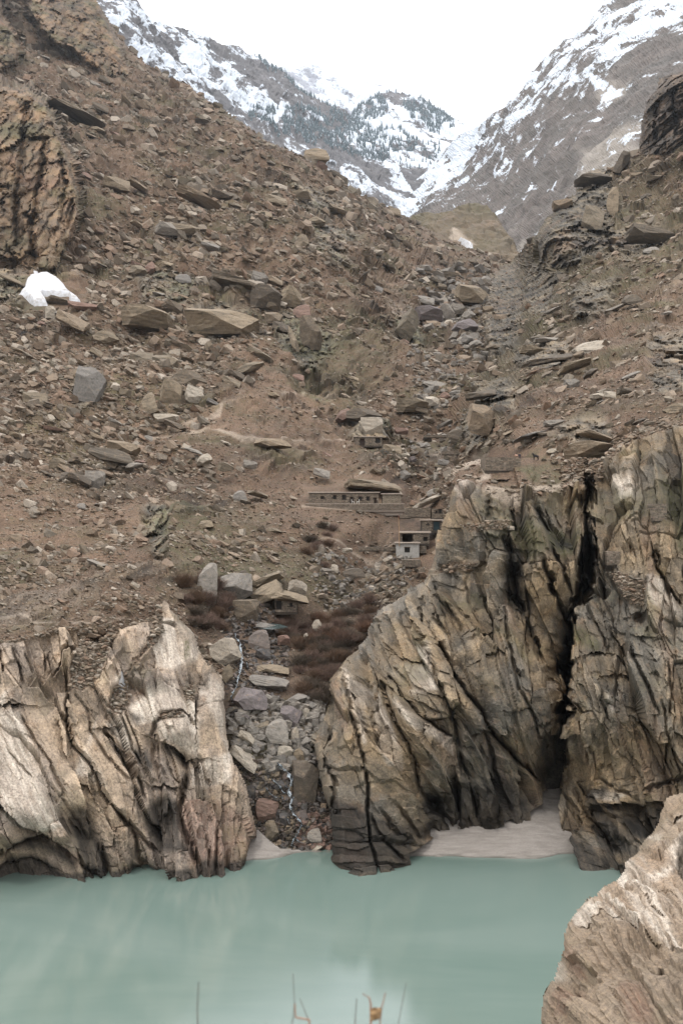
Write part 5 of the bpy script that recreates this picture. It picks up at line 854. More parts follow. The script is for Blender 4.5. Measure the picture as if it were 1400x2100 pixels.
for r in [
 (648, 319, 46, 26, G, 'flat-topped boulder perched alone on the left slope skyline in front of the snowy valley', 0, 1, .9), (655, 334, 30, 9, G, 'thin slab wedged under the flat-topped boulder on the skyline', -8, 2, .9),
 (240, 379, 52, 30, T, 'lone rounded tan boulder high on the open scree right of the large left crag', 5, 3), (412, 413, 80, 34, G, 'long slab dipping to the right on the upper left slope', 26, 4),
 (343, 471, 44, 22, BR, 'pale left half of a side-by-side pair of flat boulders on the upper left slope', 0, 5), (380, 472, 52, 24, G, 'darker right half of a side-by-side pair of flat boulders on the upper left slope', 8, 6), (204, 268, 34, 18, G, 'small greenish boulder with dark underside between the upper crag and the left crag', 20, 7),
 (160, 232, 100, 34, G, 'long mossy slab lying on the scree just right of the top of the left crag', 24, 8), (462, 402, 48, 20, DK, 'dark flat boulder right of the long dipping slab on the upper left slope', 6, 2), (565, 413, 44, 24, G, 'grey boulder leaning over a dark hollow below the skyline of the left slope', 4, 3), (615, 402, 40, 20, G, 'flat boulder in the rocky band just under the perched skyline boulder', -6, 4), (545, 440, 34, 18, G, 'brown boulder in the jumble below the leaning grey boulder', 12, 1),
 (430, 508, 46, 18, BR, 'flat grey slab below the pair of boulders on the upper left slope', 8, 5), (690, 432, 36, 18, G, 'boulder jutting from the slope edge above the gully head', 20, 6), (620, 500, 34, 36, G, 'blocky boulder in the middle of the upper left slope', 10, 7), (765, 530, 50, 16, DK, 'dark narrow slab pointing down towards the upper gully', 32, 8),
 (503, 592, 132, 44, DK, 'large dark overhanging rock roof in the middle of the left slope with black shade beneath', 14, 3, .9), (545, 612, 62, 48, DK, 'angular nose block at the right end of the large dark overhanging roof', 6, 4), (596, 611, 44, 42, G, 'rounded grey block just right of the large dark overhang', 12, 5), (532, 572, 34, 26, BR, 'small grey block sitting on top of the large dark overhang', 10, 6),
 (636, 684, 56, 72, DK, 'tall dark wedge boulder below and right of the large overhang', -14, 7), (601, 698, 28, 56, G, 'thin leaning slab against the left side of the tall dark wedge boulder', -22, 8), (622, 640, 34, 28, RD, 'reddish block above the tall dark wedge boulder', 0, 1), (562, 652, 32, 22, G, 'small block under the right end of the large dark overhang', 0, 2), (575, 672, 34, 24, DK, 'dark block stacked beneath the blocks under the overhang', 8, 3),
 (303, 653, 88, 42, G, 'broad rounded tan boulder with a black shadow under it, left of the smooth dome', 4, 4, .9), (354, 630, 46, 32, DK, 'dark block behind the right shoulder of the broad rounded tan boulder', 18, 5), (458, 664, 132, 58, G, 'smooth low dome of bare brown rock under the dark overhang', 3, 2, .9),
 (284, 555, 38, 20, G, 'grey-brown slab above the broad rounded tan boulder', 4, 7), (308, 550, 24, 24, RD, 'small upright reddish block beside the slab above the broad tan boulder', 0, 8), (376, 572, 30, 18, BR, 'rounded grey boulder in the rock band left of the overhang', 0, 1), (358, 566, 26, 14, G, 'small boulder beside the rounded grey one left of the overhang', 12, 2),
 (150, 660, 66, 44, T, 'rounded brown boulder below the right corner of the white snow patch', 22, 3), (105, 641, 19, 23, PA, 'small square pale block at the lower edge of the snow patch', 0, 4), (118, 618, 48, 14, DK, 'dark flat rock poking out of the snow patch', 3, 5), (178, 634, 66, 20, RD, 'reddish ledge block at the right end of the snow patch', 6, 6), (218, 693, 52, 30, G, 'boulder between the snow patch and the broad rounded tan boulder', 8, 7), (52, 588, 30, 14, DK, 'dark slab on the left margin of the snow patch', 24, 8), (20, 572, 52, 20, T, 'tan slab above left of the snow patch', 22, 1),
 (185, 790, 66, 74, BR, 'smooth grey knob of bedrock below the snow patch slope', 10, 2, .5), (74, 820, 46, 28, G, 'pyramid-shaped brown boulder on the far left slope', 0, 3), (25, 870, 50, 14, PA, 'long pale slab at the left edge of the picture', -4, 4),
 (352, 807, 42, 46, T, 'upright round-topped tan boulder beside the lichen-white block', 0, 5), (398, 812, 44, 40, PA, 'pale lichen-covered angular block in the middle of the left slope', 18, 6), (386, 782, 72, 42, DK, 'dark boulder behind the lichen-white block and the round-topped boulder', 6, 7), (434, 810, 34, 32, DK, 'brown boulder right of the lichen-white block', 0, 8), (310, 828, 40, 48, G, 'leaning wedge boulder left of the round-topped tan boulder', -18, 1),
 (340, 745, 46, 34, G, 'blocky boulder above the lichen-white block cluster', 5, 2), (292, 735, 48, 28, G, 'flat-topped boulder left of the blocky one above the lichen-white block', -6, 3), (533, 728, 50, 28, G, 'boulder with a dark left hollow on the slope below the overhang', 24, 4), (480, 770, 44, 26, DK, 'dark boulder with a reddish left side below the smooth dome', 14, 5), (342, 858, 42, 15, PA, 'pale flat slab roofing a small black gap below the round-topped boulder', 0, 6), (510, 755, 60, 34, G, 'grooved boulder below the smooth dome', -20, 7),
 (560, 909, 74, 32, T, 'pale outcrop boulder beside the footpath left of the village', 10, 8, .5), (228, 935, 86, 40, DK, 'large dark slab boulder above two rounded blocks on the lower left slope', 10, 1), (255, 918, 60, 30, T, 'brown block behind the large dark slab boulder on the lower left slope', 8, 2), (230, 950, 30, 20, G, 'small block tucked under the large dark slab boulder', 14, 3),
 (118, 955, 30, 28, G, 'small pointed boulder left of the striped dark one on the lower left slope', 0, 4), (157, 984, 62, 34, DK, 'dark striped boulder below left of the large dark slab boulder', 14, 5), (196, 984, 34, 32, BR, 'rounded grey boulder touching the striped dark boulder', 0, 6), (275, 955, 34, 14, BR, 'flat grey stone right of the large dark slab boulder', -8, 7), (420, 942, 30, 22, PA, 'pale angular stone on the bare ground left of the village', 0, 8), (492, 1018, 26, 20, BR, 'small grey boulder on the slope left of the long stone house', 0, 1), (670, 1076, 13, 10, PA, 'small round white stone on the bare slope under the long stone house', 0, 3),
 # gully head
 (968, 605, 62, 42, G, 'big brown boulder in the boulder chute of the upper gully', 8, 2, .9), (868, 617, 44, 22, BR, 'flat-topped grey boulder at the left of the upper gully chute', 6, 3), (878, 644, 52, 26, PU, 'large grey block in the left of the upper gully chute', 0, 4), (918, 641, 28, 36, BR, 'upright pale-edged slab in the middle of the upper gully chute', -20, 5), (938, 634, 26, 20, BR, 'small rounded block right of the upright slab in the upper chute', 4, 6), (960, 647, 26, 16, BR, 'flat stone below the big brown boulder in the upper chute', 0, 7), (952, 670, 52, 34, PU, 'dark grey boulder at the foot of the upper gully chute', 4, 8), (920, 670, 26, 26, PA, 'pale block left of the dark grey boulder at the foot of the chute', 0, 1), (891, 671, 34, 24, G, 'brown block at the lower left of the upper chute', 0, 2), (919, 690, 22, 14, DK, 'small dark block under the pale block at the foot of the chute', 0, 3), (925, 570, 40, 22, DK, 'dark boulder at the top of the gully chute', 10, 4), (875, 565, 34, 16, DK, 'dark boulder at the upper left rim of the gully chute', 12, 5), (978, 578, 22, 14, BR, 'small boulder above the big brown boulder in the gully', 0, 6), (955, 696, 26, 18, BR, 'small grey block below the dark grey boulder at the foot of the chute', -10, 7), (975, 704, 22, 14, BR, 'lowest right block of the upper gully chute', 0, 8),
 (836, 668, 56, 62, G, 'tall bare rock face left of the upper gully chute', 28, 5, .9), (785, 655, 44, 18, DK, 'dark slab above the tall bare tan rock face', 14, 1), (890, 790, 50, 20, BR, 'layered grey ledge block in the middle gully', 6, 1), (886, 823, 28, 18, PA, 'round pale boulder in the middle gully', 0, 2), (855, 783, 40, 16, BR, 'flat slab left of the layered ledge in the middle gully', 10, 3), (911, 870, 32, 18, BR, 'grey boulder in the middle gully above the footpath', -24, 4), (829, 935, 20, 13, PA, 'egg-shaped pale stone beside the footpath in the gully', -12, 5), (846, 942, 12, 10, PU, 'small dark stone right of the egg-shaped pale stone', 0, 6), (827, 975, 30, 22, BR, 'grey boulder lying alone on scree above the end of the long stone house', -10, 7), (872, 913, 18, 11, BR, 'small flat stone on the gully footpath', 0, 8), (845, 832, 60, 26, G, 'brown block in the loose rocks of the middle gully', 0, 4), (815, 980, 60, 12, PA, 'thin pale slab', 30, 9) if False else (898, 980, 16, 12, BR, 'small grey stone at the foot of the plateau cliff in the gully', 0, 5),
 (762, 876, 42, 36, PA, 'pale pyramid boulder standing on the roof line of the small upper hut', 0, 6), (740, 852, 76, 26, DK, 'dark overhanging boulder behind the pale pyramid boulder at the upper hut', 2, 7), (707, 852, 36, 26, RD, 'rounded reddish boulder left of the dark overhang at the upper hut', 0, 8),
 # right slope
 (1215, 714, 84, 36, PA, 'broad pale boulder standing out on the dark right slope', -8, 1), (1120, 697, 46, 12, BR, 'thin flat slab on top of the ledges left of the broad pale boulder', -4, 2), (1128, 738, 96, 30, DK, 'dark overhanging ledge block on the right slope', -12, 3, .8), (1090, 720, 50, 22, G, 'brown block at the left of the dark overhanging ledge', 8, 4), (1175, 752, 60, 26, G, 'grooved block under the broad pale boulder', -24, 5), (1330, 485, 84, 34, DK, 'flat dark slab pile high on the right slope', 8, 6), (1310, 470, 60, 18, G, 'slab lying on top of the dark slab pile high on the right', 4, 7), (1215, 366, 70, 26, DK, 'jutting cap block on top of the right skyline outcrop', 6, 8), (1255, 415, 30, 60, G, 'leaning pillar block in the right skyline outcrop', 8, 1), (1275, 335, 40, 50, DK, 'dark leaning fang of rock left of the foot of the right tower crag', 30, 2), (1215, 450, 50, 56, G, 'steep slab face in the right skyline outcrop', 14, 3, .9),
 (1207, 928, 96, 44, T, 'large smooth boulder with a dark shaded end on the right of the plateau', -6, 4, .9), (1215, 893, 66, 24, G, 'layered cap rock above the large smooth boulder on the plateau', 12, 5), (1135, 868, 40, 16, BR, 'pale slab on the scree above the plateau', -6, 6), (1132, 926, 26, 10, PA, 'flat pale stone right of the black animal on the plateau', 0, 7), (1085, 893, 60, 18, BR, 'pale flat slabs above the stone enclosure', -14, 8), (1290, 770, 34, 14, BR, 'tilted pale stone on the right slope', -24, 1), (1225, 812, 26, 14, PA, 'small white angular boulder on the right slope', -10, 2), (1250, 810, 22, 14, PA, 'white block right of the small white angular boulder', 0, 3), (1390, 806, 24, 12, PA, 'white stone at the right edge of the picture above the cliff', 0, 4), (1262, 632, 40, 12, BR, 'thin pale slab high on the right slope below the flat slab pile', -22, 6), (1385, 840, 60, 26, G, 'grey slab at the right edge above the cliff top', -4, 7), (1060, 880, 50, 16, T, 'tan slab lying left of the pale slabs above the enclosure', -20, 8), (988, 862, 62, 64, G, 'brown rock buttress left above the plateau', 12, 2, .9), (985, 810, 60, 24, DK, 'dark cap block on the brown buttress above the plateau', -10, 3),
 ]:
    if r is None: continue
    cx, cy, w, h, mt, lab, rot, sd_ = r[:8]; boulder(cx, cy, w * 1.06, h * 1.1, mt, lab, rot, sd_, r[8] if len(r) > 8 else .8)
# gully above the river
for r in [(428, 1196, 52, 84, BR, 'tall grey slab boulder at the left end of the row above the stream', 8, 1), (489, 1200, 78, 70, BR, 'broad grey slab boulder leaning right in the row above the stream', -20, 2), (549, 1216, 72, 64, G, 'big striped boulder tilted over the start of the stream', -32, 3), (548, 1190, 70, 44, G, 'brown layered boulder resting behind the big striped one', -24, 4), (610, 1206, 42, 36, PA, 'pale overhanging block roofing the small stone shelter', 10, 5), (505, 1256, 48, 50, DK, 'dark rounded boulder beside the first fall of the stream', 0, 6),
 (462, 1336, 76, 70, PA, 'big pale cube-like boulder with the stream running down its right side', 14, 7), (517, 1436, 84, 76, PU, 'large purplish-grey wedge boulder in the streambed', 26, 8), (534, 1313, 44, 40, W_, 'wet brown block under the pool in the upper streambed', 0, 1), (546, 1286, 38, 16, BR, 'small pale-edged rock beside the pool in the upper streambed', 0, 2), (540, 1340, 28, 20, W_, 'small wet block below the pool', 0, 3), (582, 1312, 24, 20, RD, 'small reddish block right of the pool', 0, 4), (560, 1373, 66, 18, G, 'flat mossy slab crossing the streambed', 4, 5), (552, 1400, 78, 32, BR, 'long rounded boulder above the purplish-grey wedge', 10, 6), (606, 1432, 48, 24, BR, 'pale striped slab under the red bushes', -16, 7), (466, 1384, 24, 44, G, 'narrow brown boulder wedged below the big pale cube-like boulder', 0, 8),
 (569, 1499, 54, 52, BR, 'big round grey boulder in the middle of the lower gully', 10, 1), (598, 1469, 42, 40, PU, 'round dark grey boulder above right of the big round one', 0, 2), (501, 1552, 66, 56, PA, 'long striped pale boulder against the left cliff', 34, 3), (585, 1541, 34, 30, PA, 'small pale blocky boulder above the white cascade', 12, 4), (555, 1574, 24, 24, BR, 'small grey cube beside the top of the cascade', 10, 5), (547, 1663, 50, 50, RD, 'large reddish boulder left of the lower cascade', 12, 6), (556, 1702, 34, 40, G, 'brown block standing at the bottom of the gully by the sand', 0, 7), (604, 1508, 22, 38, PA, 'upright pale stone right of the big round boulder', 6, 8), (622, 1519, 32, 22, BR, 'leaning grey stone beside the right cliff', -26, 1), (641, 1469, 34, 22, BR, 'flat grey stone against the right cliff below the bushes', -22, 2), (628, 1466, 14, 30, PA, 'thin upright stone between the dark round boulder and the cliff', 8, 3), (614, 1555, 26, 44, G, 'narrow brown stone right of the small pale blocky boulder', -10, 4), (506, 1512, 40, 32, PA, 'pale boulder on top of the long striped one', 28, 5), (530, 1530, 24, 16, BR, 'small boulder in the gravel right of the long striped one', 0, 6), (649, 1741, 26, 20, PA, 'pointed pale stone at the water edge at the gully mouth', -30, 7), (638, 1694, 28, 18, RD, 'reddish flat stone at the right of the gully mouth', -14, 8), (646, 1712, 30, 24, BR, 'grey stone under the reddish flat stone at the gully mouth', 0, 1), (628, 1604, 52, 84, DK, 'tall dark rock buttress between the cascade and the right cliff', 0, 2), (536, 1445, 30, 20, W_, 'wet stone at the foot of the purplish wedge', 0, 3) if False else (531, 1487, 40, 14, G, 'flat stone below the purplish-grey wedge boulder', -20, 3), (502, 1475, 22, 18, PU, 'small dark stone below the left corner of the purplish wedge', 0, 4), (622, 1545, 22, 18, BR, 'small stone against the foot of the right cliff', 0, 5), (512, 1628, 24, 30, W_, 'wet dark stone at the foot of the left cliff', 0, 6), (590, 1590, 22, 16, W_, 'wet black stone splitting the cascade', 0, 7), (572, 1610, 26, 20, W_, 'wet dark stone left of the main cascade strand', 0, 8), (620, 1672, 26, 22, W_, 'wet dark stone right of the lower cascade', 0, 1), (586, 1680, 26, 26, W_, 'wet dark stone left of the bottom of the cascade', 0, 2), (686, 1166, 13, 17, PA, 'rounded white boulder on the slope above the red bushes', 0, 3), (712, 1128, 20, 9, PA, 'small white stone left below the white house', 0, 4), (681, 1185, 14, 12, BR, 'grey stone under the rounded white boulder', 0, 5), (795, 1148, 20, 12, PA, 'pale stone on the bank below the white house', -14, 6), (650, 1282, 20, 22, PA, 'pale three-cornered stone among the red bushes', 0, 7), (627, 1303, 9, 10, PA, 'tiny pink stone left of the three-cornered stone among the bushes', 0, 8), (725, 1175, 44, 20, DK, 'dark bank rock above the red bushes', 0, 1)]:
    boulder(*r[:8])

for sh_, n_, sd2 in ((left, 2600, 61), (right, 3400, 62)):
    r_ = np.random.RandomState(sd2); ok = np.where(sh_.at['soil'] > .5)[0]; k = r_.choice(ok, n_); D = sh_.D[k]; px = np.clip(3.0 * (1 - r_.rand(n_)) ** -.5, 3, 16)
    ad = (sh_.X[k] > 985) & (sh_.X[k] < 1110) & (sh_.Y[k] > 925) & (sh_.Y[k] < 985) | ((sh_.X[k] > 930) & (sh_.X[k] < 1150) & (sh_.Y[k] < 1008) & (r_.rand(n_) < .75)); k, D, px = k[~ad], D[~ad], px[~ad]
    tag(scatter('gravel', sh_.V[k] + sh_.VN[k] * (px * D / F * .12)[:, None], px * D / F, 0 * D, M_SCREE, chips, sd2, (.35, .75)), kind='stuff')
# cobbles and wet stones of the gully bed
def pick_poly(poly, n, seed):
    r = np.random.RandomState(seed); ok = np.where(inside(hill.X, hill.Y, poly))[0]; return r.choice(ok, n)
for nm, poly, n, lo, hi, mt, fl in (('cobbles', [(462, 1465), (560, 1440), (660, 1440), (650, 1560), (560, 1580), (490, 1560)], 620, 7, 20, M_BGREY, (.55, .9)), ('wet_stones', [(480, 1560), (560, 1560), (650, 1540), (690, 1620), (690, 1745), (540, 1745), (510, 1660)], 1500, 4, 13, M_BWET, (.5, .9)),
        ('wet_stones', [(455, 1240), (560, 1240), (600, 1340), (570, 1440), (480, 1480), (455, 1400)], 900, 4, 12, M_BWET, (.5, .9)), ('cobbles', [(610, 1670), (690, 1670), (690, 1745), (610, 1745)], 90, 7, 15, M_BRED, (.5, .9)), ('cobbles', [(480, 1560), (640, 1560), (690, 1745), (530, 1745)], 260, 5, 12, M_BOULD, (.5, .9)),
        ('cobbles', [(640, 1130), (830, 1110), (860, 1180), (700, 1210), (640, 1200)], 260, 5, 13, M_BGREY, (.5, .9)), ('cobbles', [(850, 560), (1000, 560), (985, 720), (880, 700)], 320, 8, 22, M_BGREY, (.45, .8)), ('cobbles', [(830, 750), (960, 700), (930, 880), (840, 940)], 260, 6, 16, M_BGREY, (.4, .8))):
    k = pick_poly(poly, n, len(nm) + n); D = hill.D[k]; px = np.clip(lo * (1 - rs.rand(len(k))) ** -.5, lo, hi)
    tag(scatter(nm, hill.V[k] + hill.VN[k] * (px * D / F * .22)[:, None], px * D / F, 0 * D, mt, SH1, n, fl), kind='stuff')
# rocks one can pick out on the slopes, each told by its look and by what it lies beside
ANCH = [(648, 318, 'the perched skyline boulder'), (240, 378, 'the lone tan boulder'), (412, 412, 'the long dipping slab'), (362, 472, 'the pair of flat boulders'), (80, 350, 'the large left crag'), (230, 90, 'the upper crag'), (503, 592, 'the big dark overhang'), (303, 653, 'the broad rounded tan boulder'), (458, 662, 'the smooth rock dome'), (100, 600, 'the snow patch'), (185, 790, 'the smooth grey knob'), (398, 812, 'the lichen-white block'),
    (228, 935, 'the large dark slab boulder'), (560, 909, 'the pale path outcrop'), (968, 605, 'the big gully-head boulder'), (920, 645, 'the boulder chute'), (833, 668, 'the bare rock face'), (762, 876, 'the pyramid boulder'), (1215, 714, 'the broad pale boulder'), (1330, 485, 'the flat slab pile'), (1215, 366, 'the right skyline outcrop'), (1207, 928, 'the smooth plateau boulder'), (1030, 950, 'the stone pen'), (985, 850, 'the brown buttress'), (1345, 240, 'the right tower crag'), (725, 1020, 'the long stone house'),
    (950, 498, 'the small snow streak'), (340, 1235, 'the tip of the left cliff'), (60, 1000, 'the left picture edge'), (1380, 620, 'the right picture edge'), (560, 260, 'the left skyline'), (565, 415, 'the grey leaning boulder'), (1128, 738, 'the dark right ledge'), (300, 1080, 'the bare rib on the lower slope'), (74, 820, 'the pyramid-shaped brown boulder')]
MNAME = {}
for m_, n_ in ((G, 'brown'), (T, 'tan'), (DK, 'dark'), (BR, 'grey'), (PA, 'pale'), (RD, 'reddish')): MNAME[m_.name] = n_
used_l = {}; placed = []; nrock = 0
kk = pick(30000, dens, 77); kk = kk[(hill.X[kk] > 8) & (hill.X[kk] < 1392) & (hill.Y[kk] > 8)]
for j in kk:
    if nrock >= 230: break
    X_, Y_ = float(hill.X[j]), float(hill.Y[j]); w = 19 + 26 * random.random() ** 2.2
    if Y_ > 1180 or any((X_ - a) ** 2 + (Y_ - b) ** 2 < (w * .8 + c * .5) ** 2 for a, b, c in placed): continue
    h_ = w * random.uniform(.36, .8); g = float(np.interp(Y_, [p[1] for p in GULLY], [p[0] for p in GULLY])); mt = random.choice((G, G, DK, BR, T, RD) if X_ < g else (G, DK, DK, BR))
    dd, ax, ay, an = min(((X_ - a) ** 2 + (Y_ - b) ** 2, a, b, c) for a, b, c in ANCH); dx, dy = X_ - ax, Y_ - ay; dd = dd ** .5
    v_ = 'above' if dy < -.4 * abs(dx) else 'below' if dy > .4 * abs(dx) else ''; s_ = 'left' if dx < -.4 * abs(dy) else 'right' if dx > .4 * abs(dy) else ''
    rel = ' '.join(q for q in (('just' if dd < 60 else 'well' if dd > 130 else ''), v_, ('and ' if v_ and s_ else '') + (s_ + ' of' if s_ else '')) if q)
    shp = 'flat' if h_ < .48 * w else 'blocky' if h_ > .66 * w else 'angular'; sz = 'small' if w < 23 else 'large' if w > 34 else 'mid-sized'
    lab = f'{sz} {shp} {MNAME[mt.name]} rock {rel} {an}'
    if lab in used_l: continue
    used_l[lab] = 1; placed.append((X_, Y_, w)); nrock += 1
    rt = math.degrees(float(roll_at(hill.X[j:j + 1], hill.Y[j:j + 1])[0])) + random.uniform(-14, 14)
    boulder(X_, Y_, w, h_, mt, lab, rt * .7, random.randint(0, 8), .8, group='rocks lying on the open slopes', sub=3, name='rock', cat='rock')
# ------------------------------------------------------------------ village
def flat_mat(name, col, col2=None, sc=3.0, rough=.85, bump=.3):
    m, nt, b = newmat(name); n = NB(nt); g = n.geo(); f = n.noise(g, sc, 4, .7)
    nt.links.new(n.mix(n.rng(f, .35, .65), col, col2 or tuple(c * .7 for c in col)), b.inputs['Base Color']); b.inputs['Roughness'].default_value = rough; n.bump(f, bump, .1, b); return m
M_MORTAR = flat_mat('mud_mortar', (.06, .047, .036)); M_ROOF = flat_mat('earth_roof', (.36, .30, .245), (.27, .22, .18)); M_WOOD = flat_mat('weathered_timber', (.13, .09, .06), (.08, .06, .045), 6)
M_PLASTER = flat_mat('whitewashed_plaster', (.33, .315, .29), (.24, .225, .20), 1.6); M_BLACK = flat_mat('dark_interior', (.02, .018, .016)); M_DOOR = flat_mat('old_door_wood', (.035, .022, .017), (.022, .015, .012), 5); M_TURQ = flat_mat('blue_green_door', (.022, .038, .042), (.016, .028, .032), 5)
M_STONE = stone_mat('wall_stone', [(.13, .105, .08), (.18, .145, .11), (.095, .078, .06), (.22, .18, .14), (.15, .11, .085)], sc=2.5)
M_PALEWALL = stone_mat('pale_wall_stone', [(.20, .165, .125), (.25, .21, .16), (.15, .125, .095)], sc=2.5)
class MB:
    def __init__(s): s.V = []; s.F = []; s.R = []
    def box(s, x0, x1, y0, y1, z0, z1, r=0.0, jit=0.0):
        k = len(s.V)
        for x in (x0, x1):
            for y in (y0, y1):
                for z in (z0, z1): s.V.append((x + random.uniform(-jit, jit), y + random.uniform(-jit, jit), z + random.uniform(-jit, jit))); s.R.append(r)
        s.F += [(k, k + 1, k + 3, k + 2), (k + 4, k + 6, k + 7, k + 5), (k, k + 4, k + 5, k + 1), (k + 2, k + 3, k + 7, k + 6), (k, k + 2, k + 6, k + 4), (k + 1, k + 5, k + 7, k + 3)]
    def tube(s, pts, rad, sides=5, r=0.0):
        k0 = len(s.V); n = len(pts); rad = rad if hasattr(rad, '__len__') else [rad] * n
        for i, p in enumerate(pts):
            a = Vector(pts[min(i + 1, n - 1)]) - Vector(pts[max(i - 1, 0)]); a.normalize(); u = a.orthogonal().normalized(); v = a.cross(u)
            for t in range(sides):
                q = Vector(p) + (u * math.cos(6.2832 * t / sides) + v * math.sin(6.2832 * t / sides)) * rad[i]; s.V.append(tuple(q)); s.R.append(r)
        for i in range(n - 1):
            for t in range(sides): s.F.append((k0 + i * sides + t, k0 + i * sides + (t + 1) % sides, k0 + (i + 1) * sides + (t + 1) % sides, k0 + (i + 1) * sides + t))
    def build(s, name, mat, parent=None, kind=None):
        o = mesh_np(name, s.V, s.F, mat, dict(rnd=s.R)); o.parent = parent
        if kind: o['kind'] = kind
        return o
def gD(px, py, base=None):
    q = at_px(base or hill, px, py); return float(q[1] * CT + (q[2] - H) * ST)
def gm(x0, x1, y, base=None, pc=40):
    return float(np.percentile([gD(x, y, base) for x in np.linspace(x0, x1, 12)], pc))
def empty(name, loc, label, cat, group=None):
    e = bpy.data.objects.new(name, None); COL.objects.link(e); e.location = loc; e.empty_display_size = .5; return tag(e, label, cat, group)
def stones(mb, w, h, t, holes, cw=.45, ch=.2, y=0.0):
    z = 0.0
    while z < h - .04:
        hh = min(ch * random.uniform(.8, 1.25), h - z); x = -random.uniform(0, cw * .6)
        while x < w:
            ww = cw * random.uniform(.55, 1.5); a, b = max(x, 0), min(x + ww, w)
            if b - a > .05 and not any(a < hx1 - .03 and b > hx0 + .03 and z < hz1 - .03 and z + hh > hz0 + .03 for hx0, hx1, hz0, hz1 in holes):
                mb.box(a + .02, b - .02, y - random.uniform(.02, .12), y + t, z + .015, z + hh - .015, random.random(), .018)
            x += ww
        z += hh
def house(name, label, cat, x0, x1, yt, yb, D, holes, depth=4.0, yaw=0.0, roof=True, wall=M_STONE, plaster=False, rooft=.28, doorcol=None, over=.35):
    """stone hut measured in frame units at its own distance: front wall with openings, side and back walls, flat earth roof on timbers"""
    m = D / F; e = empty(name, P(x0, yb, D), label, cat); e.rotation_euler = (0, 0, math.radians(yaw))
    w = (x1 - x0) * m; h = (yb - yt) * m; t = .4; hs = [((a - x0) * m, (b - x0) * m, (yb - d) * m, (yb - c) * m) for a, b, c, d in holes]
    core = MB(); xs = sorted({0, w, *[q for hh in hs for q in hh[:2]]}); zs = sorted({-.5, 0, h, *[q for hh in hs for q in hh[2:]]})
    for a, b in zip(xs[:-1], xs[1:]):
        for c, d in zip(zs[:-1], zs[1:]):
            if not any(q[0] - .01 <= a and b <= q[1] + .01 and q[2] - .01 <= c and d <= q[3] + .01 for q in hs): core.box(a, b, 0, t, c, d)
    core.box(-.003, t, t + .003, depth, -.5, h - .003); core.box(w - t, w + .003, t + .003, depth, -.5, h - .003); core.box(t + .003, w - t - .003, depth - t, depth - .01, -.5, h - .006); core.box(t + .003, w - t - .003, t + .003, depth - t - .003, -.3, -.02)
    core.build('wall', M_PLASTER if plaster else M_MORTAR, e)
    if not plaster:
        st = MB(); stones(st, w, h - .02, .1, hs); st.build('stonework', wall, e, 'stuff')
    if roof:
        r = MB(); n = max(2, int(w / 1.5))
        for i in range(n): r.box(-over + (w + 2 * over) * i / n, -over + (w + 2 * over) * (i + 1) / n - .004, -over + random.uniform(-.05, .05), depth + .2, h + .1 + random.uniform(-.03, .03), h + .1 + rooft + random.uniform(-.04, .04), jit=.0)
        r.build('roof', M_ROOF, e); b = MB(); x = .2
        while x < w: b.tube([(x, -over - .08, h + .045), (x, depth * .5, h + .045)], .05); x += .65
        b.build('roof_beams', M_WOOD, e, 'stuff')
    for (a, b, c, d), (pa, pb, pc, pd) in zip(hs, holes):
        isdoor = c < .35; l = MB(); l.box(a - .12, b + .12, -.11, .05, d, d + .11); l.build('lintel', M_WOOD, e)
        o = MB(); nm = 'door' if isdoor else 'window'
        f = .06
        o.box(a + .002, a + f, .10, .2, c, d - .002); o.box(b - f, b - .002, .10, .2, c, d - .002); o.box(a + f, b - f, .10, .2, d - f, d - .002)
        if not isdoor: o.box(a + f, b - f, .10, .2, c, c + f)
        fr = o.build(nm, M_DOOR, e)
        lf = MB(); 
        if (b - a) < 1.6: lf.box(a + f, b - f, .26, .30, c + (0 if isdoor else f), d - f); lf.build('leaf' if isdoor else 'shade_panel', doorcol or (M_BLACK if not isdoor else M_DOOR), fr)  # near-black window panel: the unlit room's darkness put into its colour
    return e
z2 = lambda x, y: (620 + x / 6.667, 990 + y / 6.667)
D1 = gm(630, 820, 1047, pc=55) + 2.2
hL = house('stone_house', 'long low stone house with a row of dark windows and doors under an earth roof', 'house', 633, 776, 1011.5, 1032.5, D1, [(657.5, 664, 1017.5, 1024), (682.5, 689, 1015.5, 1024), (702, 708.5, 1015, 1024.5), (718.5, 723.5, 1019, 1032.5), (735, 741.5, 1018, 1027), (751.5, 757, 1018, 1027), (767, 771.5, 1020.5, 1032.5)], 5.0)
house('stone_store', 'plain stone store adjoining the right end of the long house across a dark gap', 'store', 783.5, 822, 1014.5, 1032.5, D1 + .05, [], 4.6, wall=M_PALEWALL)
e = empty('retaining_wall', P(625, 1046, D1 - 2.3), 'terrace with dry stone retaining wall that carries the long stone house', 'terrace'); m = D1 / F
t = MB(); t.box(0, 202 * m, .1, 12, -.4, 13.4 * m); t.box(.5, 201 * m, .9, 11, -1.6, -.403, jit=.25); t.build('terrace_fill', M_ROOF, e); t = MB(); stones(t, 202 * m, 12.8 * m, .15, [], .5, .24); t.build('stonework', M_STONE, e, 'stuff')
